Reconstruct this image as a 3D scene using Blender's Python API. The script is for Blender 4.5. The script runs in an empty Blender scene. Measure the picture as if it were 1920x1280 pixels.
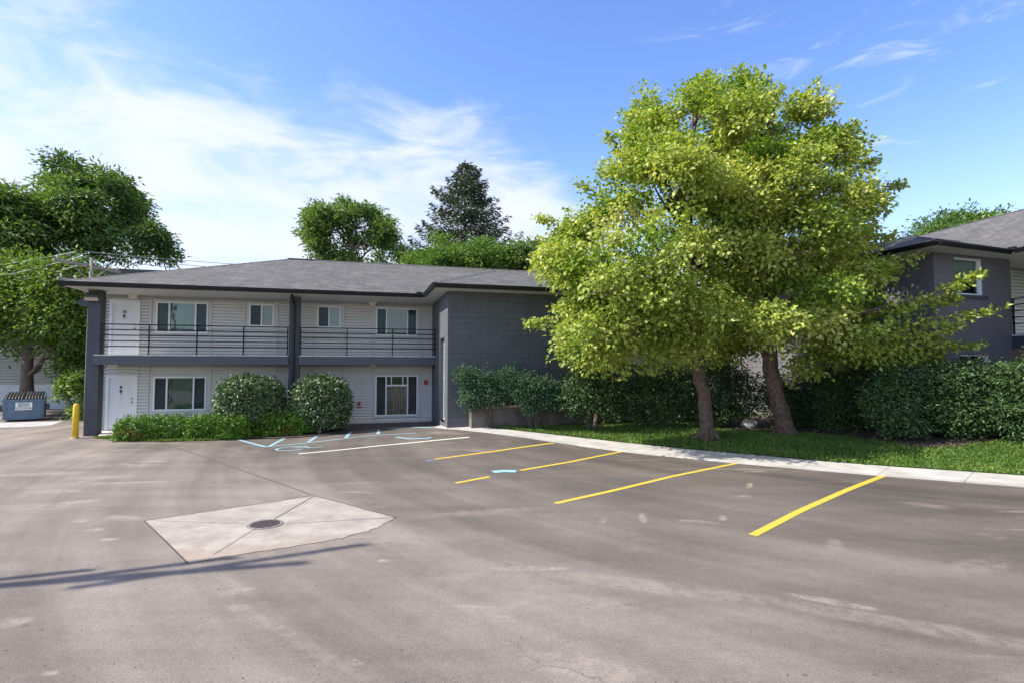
import bpy, math, random
import numpy as np
from mathutils import Vector, Matrix
random.seed(7)
S = bpy.context.scene
COL = S.collection
R = math.radians

# ------------------------------------------------------------------ camera, sky, sun, exposure
FPX = 1000.0; CAMH = 2.4; PITCH = math.atan(45 / FPX)
cam = bpy.data.cameras.new('camera'); camo = bpy.data.objects.new('camera', cam); COL.objects.link(camo)
cam.sensor_width = 36; cam.lens = 36 * FPX / 1920; cam.clip_end = 3000
camo.location = (0, 0, CAMH); camo.rotation_euler = (R(90) + PITCH, 0, 0)
S.camera = camo
SUN_EL = R(44); SHADOW_DIR = R(12.5)            # shadows run towards +X and a little away
SUN_H = Vector((-math.cos(SHADOW_DIR), -math.sin(SHADOW_DIR), 0))
SUN_V = (SUN_H * math.cos(SUN_EL) + Vector((0, 0, math.sin(SUN_EL)))).normalized()
sl = bpy.data.lights.new('sun', 'SUN'); sl.energy = 5.0; sl.angle = R(0.5); sl.color = (1, .95, .83)
so = bpy.data.objects.new('sun', sl); COL.objects.link(so)
so.rotation_euler = (-SUN_V).to_track_quat('-Z', 'Y').to_euler(); so.location = (-20, -5, 30)
S.view_settings.view_transform = 'Standard'; S.view_settings.look = 'None'
S.view_settings.exposure = 0.62; S.view_settings.gamma = 1
S.cycles.max_bounces = 6; S.cycles.transparent_max_bounces = 8
S.cycles.use_denoising = True
S.cycles.sample_clamp_indirect = 6

def world():
    w = bpy.data.worlds.new('World'); S.world = w; w.use_nodes = True
    nt = w.node_tree; N = nt.nodes; L = nt.links
    for n in list(N): N.remove(n)
    out = N.new('ShaderNodeOutputWorld'); bg = N.new('ShaderNodeBackground'); L.new(bg.outputs[0], out.inputs[0])
    sky = N.new('ShaderNodeTexSky'); sky.sky_type = 'NISHITA'; sky.sun_disc = False
    sky.sun_elevation = SUN_EL
    sky.sun_rotation = math.atan2(SUN_V.x, SUN_V.y)
    sky.air_density = 1.0; sky.dust_density = 0.6; sky.ozone_density = 3.0
    hs = N.new('ShaderNodeHueSaturation'); hs.inputs['Hue'].default_value = 0.512; hs.inputs['Saturation'].default_value = 1.14; hs.inputs['Value'].default_value = 1.95
    L.new(sky.outputs[0], hs.inputs['Color'])
    tc = N.new('ShaderNodeTexCoord'); sep = N.new('ShaderNodeSeparateXYZ'); L.new(tc.outputs['Generated'], sep.inputs[0])
    def M(op, a, b=None, c=None):
        m = N.new('ShaderNodeMath'); m.operation = op
        for i, x in enumerate((a, b, c)):
            if x is None: continue
            if isinstance(x, (int, float)): m.inputs[i].default_value = x
            else: L.new(x, m.inputs[i])
        return m.outputs[0]
    az = M('ARCTAN2', sep.outputs[0], sep.outputs[1]); el = M('ARCSINE', sep.outputs[2])
    # cloud bank: its upper edge follows a curve of elevation against azimuth
    cu = N.new('ShaderNodeFloatCurve')
    t = M('MULTIPLY_ADD', az, 1 / 2.4, 0.5); L.new(t, cu.inputs['Value'])
    c = cu.mapping.curves[0]
    pts = [(0, .46), (.1, .52)]
    for px, py in [(0, 5), (150, 85), (300, 150), (480, 195), (560, 235), (640, 200), (800, 212), (900, 245), (980, 320), (1080, 385), (1250, 455), (1500, 520)]:
        x = (px - 960) / FPX; a = math.atan(x); e = math.atan((685 - py) / FPX * math.cos(a))
        pts.append((a / 2.4 + .5, e))
    pts += [(.8, .12), (.9, .3), (1, .5)]
    c.points[0].location = pts[0]; c.points[1].location = pts[-1]
    for p in pts[1:-1]: c.points.new(*p)
    cu.mapping.update()
    cmb = N.new('ShaderNodeCombineXYZ'); L.new(az, cmb.inputs[0]); L.new(el, cmb.inputs[1])
    mp = N.new('ShaderNodeMapping'); mp.inputs['Rotation'].default_value = (0, 0, R(28)); mp.inputs['Scale'].default_value = (2.0, 6.0, 1)
    L.new(cmb.outputs[0], mp.inputs[0])
    n1 = N.new('ShaderNodeTexNoise'); n1.inputs['Scale'].default_value = 2.2; n1.inputs['Detail'].default_value = 9; n1.inputs['Roughness'].default_value = .58; n1.inputs['Distortion'].default_value = .5
    L.new(mp.outputs[0], n1.inputs['Vector'])
    n2 = N.new('ShaderNodeTexNoise'); n2.inputs['Scale'].default_value = 3.2; n2.inputs['Detail'].default_value = 6
    L.new(cmb.outputs[0], n2.inputs['Vector'])
    d = M('ADD', M('SUBTRACT', cu.outputs[0], el), .03)
    d = M('ADD', d, M('MULTIPLY', M('SUBTRACT', n1.outputs[0], .5), .34))
    d = M('ADD', d, M('MULTIPLY', M('SUBTRACT', n2.outputs[0], .5), .12))
    def SS(v, lo, hi):
        m = N.new('ShaderNodeMapRange'); m.interpolation_type = 'SMOOTHSTEP'; L.new(v, m.inputs[0])
        m.inputs[1].default_value = lo; m.inputs[2].default_value = hi; return m.outputs[0]
    m1 = SS(d, -.05, .13)
    thin = SS(n1.outputs[0], .22, .62)
    m1 = M('MULTIPLY', m1, M('MULTIPLY_ADD', thin, .55, .36))
    # wisps high on the right
    mp2 = N.new('ShaderNodeMapping'); mp2.inputs['Rotation'].default_value = (0, 0, R(-35)); mp2.inputs['Scale'].default_value = (2.5, 11, 1); mp2.inputs['Location'].default_value = (.3, .8, 0)
    L.new(cmb.outputs[0], mp2.inputs[0])
    n3 = N.new('ShaderNodeTexNoise'); n3.inputs['Scale'].default_value = 2.6; n3.inputs['Detail'].default_value = 8; n3.inputs['Roughness'].default_value = .62; n3.inputs['Distortion'].default_value = .8
    L.new(mp2.outputs[0], n3.inputs['Vector'])
    m2 = M('MULTIPLY', M('MULTIPLY', SS(n3.outputs[0], .52, .8), .5), SS(az, .15, .5))
    m = M('MAXIMUM', m1, m2)
    # pale band of haze low over the horizon
    hz = M('MULTIPLY', SS(el, .42, .02), .42)
    m = M('MAXIMUM', m, hz)
    mx = N.new('ShaderNodeMixRGB'); L.new(m, mx.inputs[0]); L.new(hs.outputs[0], mx.inputs[1]); mx.inputs[2].default_value = (5.9, 6.2, 6.9, 1)
    L.new(mx.outputs[0], bg.inputs[0]); bg.inputs[1].default_value = 0.108
world()

# ------------------------------------------------------------------ pixel measuring helpers (photo pixels -> metres)
cp, sp_ = math.cos(PITCH), math.sin(PITCH)
def ray(px, py):
    x = (px - 960) / FPX; y = (640 - py) / FPX
    return Vector((x, cp - y * sp_, sp_ + y * cp))
def gz(x, y):                                   # the lot rises gently towards the stair wing
    return 0.25 * math.exp(-((x + 1.0) ** 2 + (y - 18.4) ** 2) / 11.0)
def G(px, py, extra=0.0):
    z = 0.0; d = ray(px, py)
    for _ in range(25):
        t = (z + extra - CAMH) / d.z; p = d * t; z = gz(p.x, p.y)
    return Vector((p.x, p.y, z + extra))
def AT(px, py, Y):
    d = ray(px, py); t = Y / d.y; return d * t + Vector((0, 0, CAMH))

# ------------------------------------------------------------------ object helpers
def tag(o, label=None, cat=None, group=None, kind=None):
    if label: o['label'] = label
    if cat: o['category'] = cat
    if group: o['group'] = group
    if kind: o['kind'] = kind
    return o
def empty(name, loc=(0, 0, 0), rz=0, label=None, cat=None, group=None):
    o = bpy.data.objects.new(name, None); COL.objects.link(o); o.location = loc; o.rotation_euler = (0, 0, rz)
    o.empty_display_size = .2
    return tag(o, label, cat, group)

class MB:
    def __init__(s): s.v = []; s.f = []; s.m = []
    def face(s, pts, mi=0):
        b = len(s.v); s.v += [tuple(p) for p in pts]; s.f.append(tuple(range(b, b + len(pts)))); s.m.append(mi)
    def box(s, x0, y0, z0, x1, y1, z1, mi=0):
        if x0 > x1: x0, x1 = x1, x0
        if y0 > y1: y0, y1 = y1, y0
        if z0 > z1: z0, z1 = z1, z0
        P = [(x0, y0, z0), (x1, y0, z0), (x1, y1, z0), (x0, y1, z0), (x0, y0, z1), (x1, y0, z1), (x1, y1, z1), (x0, y1, z1)]
        for f in ((0, 3, 2, 1), (4, 5, 6, 7), (0, 1, 5, 4), (1, 2, 6, 5), (2, 3, 7, 6), (3, 0, 4, 7)): s.face([P[i] for i in f], mi)
        return s
    def prism(s, poly, z0, z1, mi=0):            # poly counter-clockwise in xy
        n = len(poly)
        s.face([(p[0], p[1], z1) for p in poly], mi); s.face([(p[0], p[1], z0) for p in reversed(poly)], mi)
        for i in range(n):
            a, b = poly[i], poly[(i + 1) % n]
            s.face([(a[0], a[1], z0), (b[0], b[1], z0), (b[0], b[1], z1), (a[0], a[1], z1)], mi)
        return s
    def bar(s, a, b, w, h, up=(0, 0, 1), mi=0):  # rectangular bar between two points
        a = Vector(a); b = Vector(b); d = (b - a).normalized(); up = Vector(up)
        x = d.cross(up).normalized(); y = x.cross(d).normalized()
        q = [x * (w / 2) * i + y * (h / 2) * j for i, j in ((-1, -1), (1, -1), (1, 1), (-1, 1))]
        A = [a + k for k in q]; B = [b + k for k in q]
        s.face(A, mi); s.face(B[::-1], mi)
        for i in range(4): j = (i + 1) % 4; s.face([A[i], B[i], B[j], A[j]][::-1] if False else [A[j], B[j], B[i], A[i]][::-1][::-1], mi)
        return s
    def tube(s, pts, rad, n=10, cap=True, mi=0, rough=0, rs=None):
        pts = [Vector(p) for p in pts]; k = len(pts)
        if isinstance(rad, (int, float)): rad = [rad] * k
        base = len(s.v); ref = Vector((.31, .17, .93))
        for i, p in enumerate(pts):
            d = (pts[min(i + 1, k - 1)] - pts[max(i - 1, 0)]).normalized()
            if abs(d.dot(ref)) > .95: rf = Vector((1, 0, 0))
            else: rf = ref
            x = d.cross(rf).normalized(); y = d.cross(x).normalized()
            for j in range(n):
                a = 2 * math.pi * j / n; r = rad[i] * (1 + (rs.uniform(-rough, rough) if rs else 0))
                s.v.append(tuple(p + x * math.cos(a) * r + y * math.sin(a) * r))
        for i in range(k - 1):
            for j in range(n):
                a = base + i * n + j; b = base + i * n + (j + 1) % n
                s.f.append((a, a + n, b + n, b)); s.m.append(mi)
        if cap:
            s.f.append(tuple(base + j for j in range(n))); s.m.append(mi)
            s.f.append(tuple(base + (k - 1) * n + n - 1 - j for j in range(n))); s.m.append(mi)
        return s
    def build(s, name, mats, parent=None, smooth=False, bevel=0, kind=None):
        me = bpy.data.meshes.new(name); me.from_pydata(s.v, [], s.f)
        if not isinstance(mats, (list, tuple)): mats = [mats]
        for m in mats: me.materials.append(m)
        me.polygons.foreach_set('material_index', s.m)
        uv = me.uv_layers.new(name='UVMap').data
        for p in me.polygons:
            n = p.normal
            if abs(n.z) > .999: t = Vector((1, 0, 0)); b = Vector((0, 1, 0))
            else: t = Vector((0, 0, 1)).cross(n).normalized(); b = n.cross(t)
            for li in p.loop_indices:
                c = me.vertices[me.loops[li].vertex_index].co; uv[li].uv = (c.dot(t), c.dot(b))
        if smooth: me.polygons.foreach_set('use_smooth', [True] * len(me.polygons))
        me.update()
        o = bpy.data.objects.new(name, me); COL.objects.link(o)
        if parent: o.parent = parent
        if kind: o['kind'] = kind
        if bevel:
            b = o.modifiers.new('bevel', 'BEVEL'); b.width = bevel; b.segments = 2; b.limit_method = 'ANGLE'
        return o

# ------------------------------------------------------------------ materials
def mat(name, col, rough=.7, metal=0, spec=.5, bump=None, noise=None, emit=None):
    m = bpy.data.materials.new(name); m.use_nodes = True; nt = m.node_tree; N = nt.nodes; L = nt.links
    p = N['Principled BSDF']; p.inputs['Base Color'].default_value = (*col, 1); p.inputs['Roughness'].default_value = rough
    p.inputs['Metallic'].default_value = metal; p.inputs['Specular IOR Level'].default_value = spec
    tc = N.new('ShaderNodeTexCoord')
    if noise:                                    # (scale, amount, detail)
        n = N.new('ShaderNodeTexNoise'); n.inputs['Scale'].default_value = noise[0]; n.inputs['Detail'].default_value = noise[2] if len(noise) > 2 else 4
        L.new(tc.outputs['Object'], n.inputs['Vector'])
        r = N.new('ShaderNodeMapRange'); L.new(n.outputs[0], r.inputs[0]); r.inputs[1].default_value = .3; r.inputs[2].default_value = .7
        r.inputs[3].default_value = 1 - noise[1]; r.inputs[4].default_value = 1 + noise[1]
        x = N.new('ShaderNodeVectorMath'); x.operation = 'SCALE'; x.inputs[0].default_value = col; L.new(r.outputs[0], x.inputs['Scale'])
        L.new(x.outputs[0], p.inputs['Base Color'])
    if bump:                                     # (scale, strength, distance)
        n = N.new('ShaderNodeTexNoise'); n.inputs['Scale'].default_value = bump[0]; n.inputs['Detail'].default_value = 5
        L.new(tc.outputs['Object'], n.inputs['Vector'])
        b = N.new('ShaderNodeBump'); b.inputs['Strength'].default_value = bump[1]; b.inputs['Distance'].default_value = bump[2]
        L.new(n.outputs[0], b.inputs['Height']); L.new(b.outputs[0], p.inputs['Normal'])
    return m
def nodes(m): return m.node_tree.nodes, m.node_tree.links, m.node_tree.nodes['Principled BSDF']

def brick_mat(name, c1, c2, mortar, bw, rh, ms, rough=.8, bumpd=.01, var=.1, off=.5, coord='UV', fine=60, streak=None):
    m = mat(name, c1, rough); N, L, p = nodes(m)
    tc = N.new('ShaderNodeTexCoord'); b = N.new('ShaderNodeTexBrick'); b.offset = off
    L.new(tc.outputs[coord], b.inputs['Vector'])
    b.inputs['Color1'].default_value = (*c1, 1); b.inputs['Color2'].default_value = (*c2, 1); b.inputs['Mortar'].default_value = (*mortar, 1)
    b.inputs['Scale'].default_value = 1; b.inputs['Brick Width'].default_value = bw; b.inputs['Row Height'].default_value = rh
    b.inputs['Mortar Size'].default_value = ms; b.inputs['Mortar Smooth'].default_value = .3
    n = N.new('ShaderNodeTexNoise'); n.inputs['Scale'].default_value = 1.3; n.inputs['Detail'].default_value = 8; L.new(tc.outputs['Object'], n.inputs['Vector'])
    r = N.new('ShaderNodeMapRange'); L.new(n.outputs[0], r.inputs[0]); r.inputs[1].default_value = .3; r.inputs[2].default_value = .7; r.inputs[3].default_value = 1 - var; r.inputs[4].default_value = 1 + var
    x = N.new('ShaderNodeVectorMath'); x.operation = 'SCALE'; L.new(b.outputs['Color'], x.inputs[0]); L.new(r.outputs[0], x.inputs['Scale']); L.new(x.outputs[0], p.inputs['Base Color'])
    n2 = N.new('ShaderNodeTexNoise'); n2.inputs['Scale'].default_value = fine; n2.inputs['Detail'].default_value = 4; L.new(tc.outputs['Object'], n2.inputs['Vector'])
    h = N.new('ShaderNodeMath'); h.operation = 'MULTIPLY_ADD'; L.new(b.outputs['Fac'], h.inputs[0]); h.inputs[1].default_value = -1; L.new(n2.outputs[0], h.inputs[2])
    bp = N.new('ShaderNodeBump'); bp.inputs['Strength'].default_value = .7; bp.inputs['Distance'].default_value = bumpd; L.new(h.outputs[0], bp.inputs['Height']); L.new(bp.outputs[0], p.inputs['Normal'])
    return m

def leaf_mat(name, c1, c2, c3=None, trans=.35, rough=.5, spec=.35):
    m = bpy.data.materials.new(name); m.use_nodes = True; N, L, p = nodes(m)
    a = N.new('ShaderNodeAttribute'); a.attribute_name = 'rnd'
    cr = N.new('ShaderNodeValToRGB'); L.new(a.outputs['Fac'], cr.inputs[0])
    cr.color_ramp.elements[0].color = (*c1, 1); cr.color_ramp.elements[1].color = (*c2, 1)
    if c3:
        cr.color_ramp.elements[1].position = .88
        e = cr.color_ramp.elements.new(1.0); e.color = (*c3, 1)
    L.new(cr.outputs[0], p.inputs['Base Color']); p.inputs['Roughness'].default_value = rough; p.inputs['Specular IOR Level'].default_value = spec
    t = N.new('ShaderNodeBsdfTranslucent'); mx = N.new('ShaderNodeMixShader'); mx.inputs[0].default_value = trans
    br = N.new('ShaderNodeVectorMath'); br.operation = 'MULTIPLY'; L.new(cr.outputs[0], br.inputs[0]); br.inputs[1].default_value = (1.5, 1.5, .6)
    L.new(br.outputs[0], t.inputs[0]); L.new(p.outputs[0], mx.inputs[1]); L.new(t.outputs[0], mx.inputs[2])
    L.new(mx.outputs[0], N['Material Output'].inputs[0])
    return m

M_block = brick_mat('painted_block', (.094, .099, .106), (.104, .109, .116), (.07, .074, .08), .405, .203, .007, .75, .006, .08)
M_block2 = brick_mat('painted_block_lit', (.145, .14, .15), (.157, .151, .162), (.108, .104, .113), .405, .203, .007, .75, .006, .08)  # same block paint in a lighter copy, grazing sun put into the colour
M_pillar = mat('painted_pillar', (.06, .065, .078), .7, bump=(30, .4, .004), noise=(2, .1))
M_side = mat('vinyl_siding', (.62, .615, .59), .5, noise=(.9, .05, 6))
M_trim = mat('siding_trim', (.53, .53, .52), .5)
M_white = mat('white_trim', (.78, .79, .8), .45)
M_door = mat('white_door', (.76, .77, .78), .4)
M_soffit = mat('soffit_panel', (.56, .56, .54), .6)
N, L, p = nodes(M_soffit)
tc = N.new('ShaderNodeTexCoord'); wv = N.new('ShaderNodeTexWave'); wv.inputs['Scale'].default_value = 2.2; wv.wave_profile = 'SAW'
L.new(tc.outputs['Object'], wv.inputs[0]); bp = N.new('ShaderNodeBump'); bp.inputs['Distance'].default_value = .012; bp.inputs['Strength'].default_value = .6
L.new(wv.outputs['Fac'], bp.inputs['Height']); L.new(bp.outputs[0], p.inputs['Normal'])
M_black = mat('black_metal', (.006, .007, .009), .5, spec=.3)
M_gutter = mat('gutter_metal', (.010, .010, .013), .45, spec=.35)
M_beam = mat('painted_beam', (.07, .079, .095), .55, bump=(14, .25, .004))
M_flash = mat('deck_flashing', (.5, .5, .48), .6, noise=(5, .25))
M_shingle = brick_mat('shingles', (.088, .082, .077), (.142, .133, .124), (.055, .051, .048), .33, .16, .012, .92, .015, .15, .37, fine=60)
M_dark = mat('dark_room', (.012, .014, .017), .9)
M_room = mat('room_wall', (.03, .032, .034), .9)
M_blind = mat('vinyl_blinds', (.38, .42, .40), .6)
M_fix = mat('light_fixture', (.66, .62, .52), .5)
M_bronze = mat('bronze_fixture', (.05, .045, .045), .4)
M_lens = mat('lamp_lens', (.5, .42, .36), .25)
M_red = mat('red_alarm', (.42, .02, .015), .4)
M_knob = mat('nickel_knob', (.25, .25, .24), .3, metal=.8)
M_wood = mat('weathered_wood', (.2, .15, .11), .85, bump=(20, .5, .006), noise=(4, .3))
M_pole = mat('pole_wood', (.24, .22, .2), .9, noise=(3, .25))
M_wire = mat('wire', (.35, .35, .34), .6)
M_conc = mat('concrete', (.45, .42, .385), .85, bump=(60, .35, .004), noise=(1.6, .2, 10))
M_retain = mat('old_concrete', (.125, .108, .097), .9, bump=(18, .6, .015), noise=(2.2, .4, 10))
M_yellow = mat('yellow_paint', (.72, .48, .02), .5, noise=(6, .12), bump=(20, .2, .003))
M_iron = mat('cast_iron', (.08, .062, .055), .6, metal=.3, noise=(40, .4))
M_bark = mat('maple_bark', (.125, .083, .062), .9, bump=(26, 1, .03), noise=(11, .5, 8))
M_bark2 = mat('grey_bark', (.13, .10, .085), .9, bump=(14, 1, .03), noise=(5, .35, 8))
M_soil = mat('soil', (.06, .042, .032), .95, bump=(30, 1, .03), noise=(12, .5, 8))
M_rock = mat('rock', (.3, .28, .26), .85, bump=(9, .8, .03), noise=(5, .35, 8))
M_dump = mat('dumpster_paint', (.085, .14, .215), .5, noise=(3, .2, 8), bump=(8, .15, .01))
M_rub = mat('black_plastic', (.035, .035, .036), .45)
M_ink = mat('ink', (.05, .06, .09), .6)
M_cream = mat('cream_siding', (.36, .36, .32), .7, noise=(1, .08))
M_bwhite = mat('painted_foundation', (.5, .54, .56), .75, noise=(2, .1))

def glass_mat():
    m = bpy.data.materials.new('window_glass'); m.use_nodes = True; N = m.node_tree.nodes; L = m.node_tree.links
    N.remove(N['Principled BSDF'])
    tr = N.new('ShaderNodeBsdfTransparent'); tr.inputs[0].default_value = (.62, .80, .77, 1)
    gl = N.new('ShaderNodeBsdfGlossy'); gl.inputs['Roughness'].default_value = .015; gl.inputs[0].default_value = (.9, 1, 1, 1)
    lw = N.new('ShaderNodeFresnel'); lw.inputs[0].default_value = 1.9
    tc = N.new('ShaderNodeTexCoord'); n = N.new('ShaderNodeTexNoise'); n.inputs['Scale'].default_value = 1.6; L.new(tc.outputs['Object'], n.inputs[0])
    b = N.new('ShaderNodeBump'); b.inputs['Distance'].default_value = .02; b.inputs['Strength'].default_value = .35; L.new(n.outputs[0], b.inputs['Height']); L.new(b.outputs[0], gl.inputs['Normal'])
    mx = N.new('ShaderNodeMixShader'); L.new(lw.outputs[0], mx.inputs[0]); L.new(tr.outputs[0], mx.inputs[1]); L.new(gl.outputs[0], mx.inputs[2])
    L.new(mx.outputs[0], N['Material Output'].inputs[0]); return m
M_glass = glass_mat()
M_screen = bpy.data.materials.new('insect_screen'); M_screen.use_nodes = True
_n = M_screen.node_tree; _t = _n.nodes.new('ShaderNodeBsdfTransparent'); _t.inputs[0].default_value = (.8, .85, .9, 1); _d = _n.nodes['Principled BSDF']; _d.inputs['Base Color'].default_value = (.02, .03, .035, 1); _d.inputs['Roughness'].default_value = .6
_m = _n.nodes.new('ShaderNodeMixShader'); _m.inputs[0].default_value = .45; _n.links.new(_t.outputs[0], _m.inputs[1]); _n.links.new(_d.outputs[0], _m.inputs[2]); _n.links.new(_m.outputs[0], _n.nodes['Material Output'].inputs[0])

SPOTS = [(177, 992, .22, .12, 5, .8), (205, 1010, .2, .12, 0, .9), (148, 976, .2, .12, 0, .7), (148, 940, .5, .25, 20, .7), (448, 1138, .22, .12, 0, .5), (446, 1107, .25, .12, 30, .6), (662, 1240, .16, .07, -30, .9),
         (233, 970, .5, .2, -15, .7), (175, 899, .9, .12, 60, .7), (238, 904, 1.3, .12, 8, .8), (719, 1050, .13, .1, 0, .9), (94, 1261, .1, .06, 0, .8), (67, 888, 1.6, .3, 10, .6), (102, 920, .9, .25, 5, .6), (60, 950, 1.2, .4, 0, .4), (20, 1165, .3, .2, 0, .5),
         (1405, 909, .45, .09, 60, .8), (1395, 929, .3, .12, 10, .5), (1310, 977, .5, .12, -15, .6), (1355, 970, .28, .1, 70, .6), (1205, 970, .45, .1, 80, .6), (1130, 975, .3, .1, 75, .5), (1565, 1020, .5, .16, 60, .3), (1560, 1127, .7, .12, -28, .7), (1700, 1170, 2.2, .25, -25, .35),
         (990, 1065, .8, .12, 0, .7), (1240, 1100, 2.5, .3, -18, .35), (560, 1200, 1.6, .12, -38, .3), (430, 1090, .8, .1, -40, .35), (1840, 1060, .8, .3, 20, .3), (660, 905, .9, .2, 10, .3), (900, 960, 1.8, .25, 15, .3), (1100, 1250, .8, .3, -20, .5)]
def asphalt_mat():
    m = mat('asphalt', (.2, .18, .175), .85, spec=.3); N, L, p = nodes(m)
    tc = N.new('ShaderNodeTexCoord'); O = tc.outputs['Object']
    def noise(scale, det, vec=O, rough=.55, dist=0):
        n = N.new('ShaderNodeTexNoise'); n.inputs['Scale'].default_value = scale; n.inputs['Detail'].default_value = det
        n.inputs['Roughness'].default_value = rough; n.inputs['Distortion'].default_value = dist; L.new(vec, n.inputs['Vector']); return n.outputs[0]
    def mr(v, a, b, c, d, smooth=True):
        r = N.new('ShaderNodeMapRange'); L.new(v, r.inputs[0]); r.interpolation_type = 'SMOOTHSTEP' if smooth else 'LINEAR'
        for i, x in enumerate((a, b, c, d)): r.inputs[i + 1].default_value = x
        return r.outputs[0]
    def Mm(op, a, b, c=None):
        q = N.new('ShaderNodeMath'); q.operation = op
        for i, x in enumerate((a, b, c)):
            if x is None: continue
            if isinstance(x, (int, float)): q.inputs[i].default_value = x
            else: L.new(x, q.inputs[i])
        return q.outputs[0]
    def stretched(rot, sx, sy, loc=(0, 0, 0)):
        q = N.new('ShaderNodeMapping'); q.inputs['Rotation'].default_value = (0, 0, R(rot)); q.inputs['Scale'].default_value = (sx, sy, 1); q.inputs['Location'].default_value = loc
        L.new(O, q.inputs[0]); return q.outputs[0]
    val = mr(noise(.35, 5), .25, .75, .80, 1.20)
    # long sweeping tyre polish: rings round far-off centres
    for cx, cy, fr, am in ((14, 22, 1.5, .17), (17, 30, .7, .14)):
        s = N.new('ShaderNodeVectorMath'); s.operation = 'DISTANCE'; L.new(O, s.inputs[0]); s.inputs[1].default_value = (cx, cy, 0)
        c = N.new('ShaderNodeCombineXYZ'); L.new(s.outputs['Value'], c.inputs[0]); L.new(noise(.12, 2), c.inputs[1])
        st = noise(fr, 3, c.outputs[0])
        val = Mm('MULTIPLY', val, mr(st, .3, .7, 1 - am, 1 + am))
    val = Mm('MULTIPLY', val, mr(noise(1, 4, stretched(42, .16, 1.6)), .3, .7, .91, 1.09))
    val = Mm('MULTIPLY', val, mr(noise(7, 6, rough=.7), .25, .75, .92, 1.08))
    val = Mm('MULTIPLY', val, mr(noise(70, 4, rough=.85), .3, .7, .5, 1.5, False))
    val = Mm('MULTIPLY', val, mr(noise(22, 5, rough=.8), .3, .7, .86, 1.14, False))
    # the bays along the walkway are a darker, newer lift
    sep = N.new('ShaderNodeSeparateXYZ'); L.new(O, sep.inputs[0])
    ln = Mm('ADD', Mm('MULTIPLY', sep.outputs[0], .60), Mm('MULTIPLY', sep.outputs[1], .80))
    ln = Mm('ADD', ln, Mm('MULTIPLY', noise(.25, 4), 3.0))
    val = Mm('MULTIPLY', val, mr(ln, 6.0, 10.8, 1.0, .56))
    # fine aggregate grains
    vo = N.new('ShaderNodeTexVoronoi'); vo.inputs['Scale'].default_value = 70; L.new(O, vo.inputs['Vector'])
    grain = mr(vo.outputs['Distance'], .05, .16, 1, 0)
    gm = Mm('MULTIPLY', grain, mr(noise(55, 1), .58, .66, 0, 1))
    x = N.new('ShaderNodeVectorMath'); x.operation = 'SCALE'; x.inputs[0].default_value = (.212, .177, .148); L.new(val, x.inputs['Scale'])
    mx0 = N.new('ShaderNodeMixRGB'); L.new(Mm('MULTIPLY', gm, .55), mx0.inputs[0]); L.new(x.outputs[0], mx0.inputs[1]); mx0.inputs[2].default_value = (.42, .36, .30, 1)
    # dusty tan blotches, mostly on the left and in the middle distance
    dn = noise(1.15, 6, stretched(42, .4, 1.3), .62, .6)
    zone = mr(noise(.17, 2, stretched(0, 1, 1, (3, 1, 0))), .46, .62, 0, 1)
    sm = Mm('MULTIPLY', mr(dn, .56, .68, 0, .6), zone)
    mx = N.new('ShaderNodeMixRGB'); L.new(sm, mx.inputs[0]); L.new(mx0.outputs[0], mx.inputs[1]); mx.inputs[2].default_value = (.37, .305, .25, 1)
    brk = mr(noise(5.5, 7, rough=.72), .38, .62, .15, 1)
    for (qx, qy, rx, ry, ro, am) in SPOTS:
        c = G(qx, qy); mpn = N.new('ShaderNodeMapping'); mpn.vector_type = 'TEXTURE'; mpn.inputs['Location'].default_value = (c.x, c.y, c.z); mpn.inputs['Rotation'].default_value = (0, 0, R(ro)); mpn.inputs['Scale'].default_value = (rx, ry, 1)
        L.new(O, mpn.inputs[0]); gr_ = N.new('ShaderNodeTexGradient'); gr_.gradient_type = 'QUADRATIC_SPHERE'; L.new(mpn.outputs[0], gr_.inputs[0])
        sm = Mm('MAXIMUM', sm, Mm('MULTIPLY', Mm('MULTIPLY', mr(gr_.outputs['Fac'], .0, .35, 0, 1), brk), am))
    L.new(sm, mx.inputs[0])
    # small dark pocks and oil spots
    pk = mr(noise(9, 2), .70, .74, 0, .5)
    mx2 = N.new('ShaderNodeMixRGB'); L.new(pk, mx2.inputs[0]); L.new(mx.outputs[0], mx2.inputs[1]); mx2.inputs[2].default_value = (.06, .055, .055, 1)
    # hairline crack pattern
    v2 = N.new('ShaderNodeTexVoronoi'); v2.feature = 'DISTANCE_TO_EDGE'; v2.inputs['Scale'].default_value = .16
    nd = N.new('ShaderNodeTexNoise'); nd.inputs['Scale'].default_value = 1.5; nd.inputs['Detail'].default_value = 6; L.new(O, nd.inputs['Vector'])
    ad = N.new('ShaderNodeVectorMath'); ad.operation = 'MULTIPLY_ADD'; L.new(nd.outputs['Color'], ad.inputs[0]); ad.inputs[1].default_value = (.9, .9, 0); L.new(O, ad.inputs[2]); L.new(ad.outputs[0], v2.inputs['Vector'])
    ck = Mm('MULTIPLY', mr(v2.outputs['Distance'], .0004, .0022, .55, 0), mr(noise(.3, 2), .5, .6, 0, 1))
    mx3 = N.new('ShaderNodeMixRGB'); L.new(ck, mx3.inputs[0]); L.new(mx2.outputs[0], mx3.inputs[1]); mx3.inputs[2].default_value = (.07, .06, .06, 1)
    L.new(mx3.outputs[0], p.inputs['Base Color'])
    b = N.new('ShaderNodeBump'); b.inputs['Distance'].default_value = .012; b.inputs['Strength'].default_value = .6
    L.new(noise(75, 4, rough=.8), b.inputs['Height']); L.new(b.outputs[0], p.inputs['Normal'])
    return m
M_asph = asphalt_mat()

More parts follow.
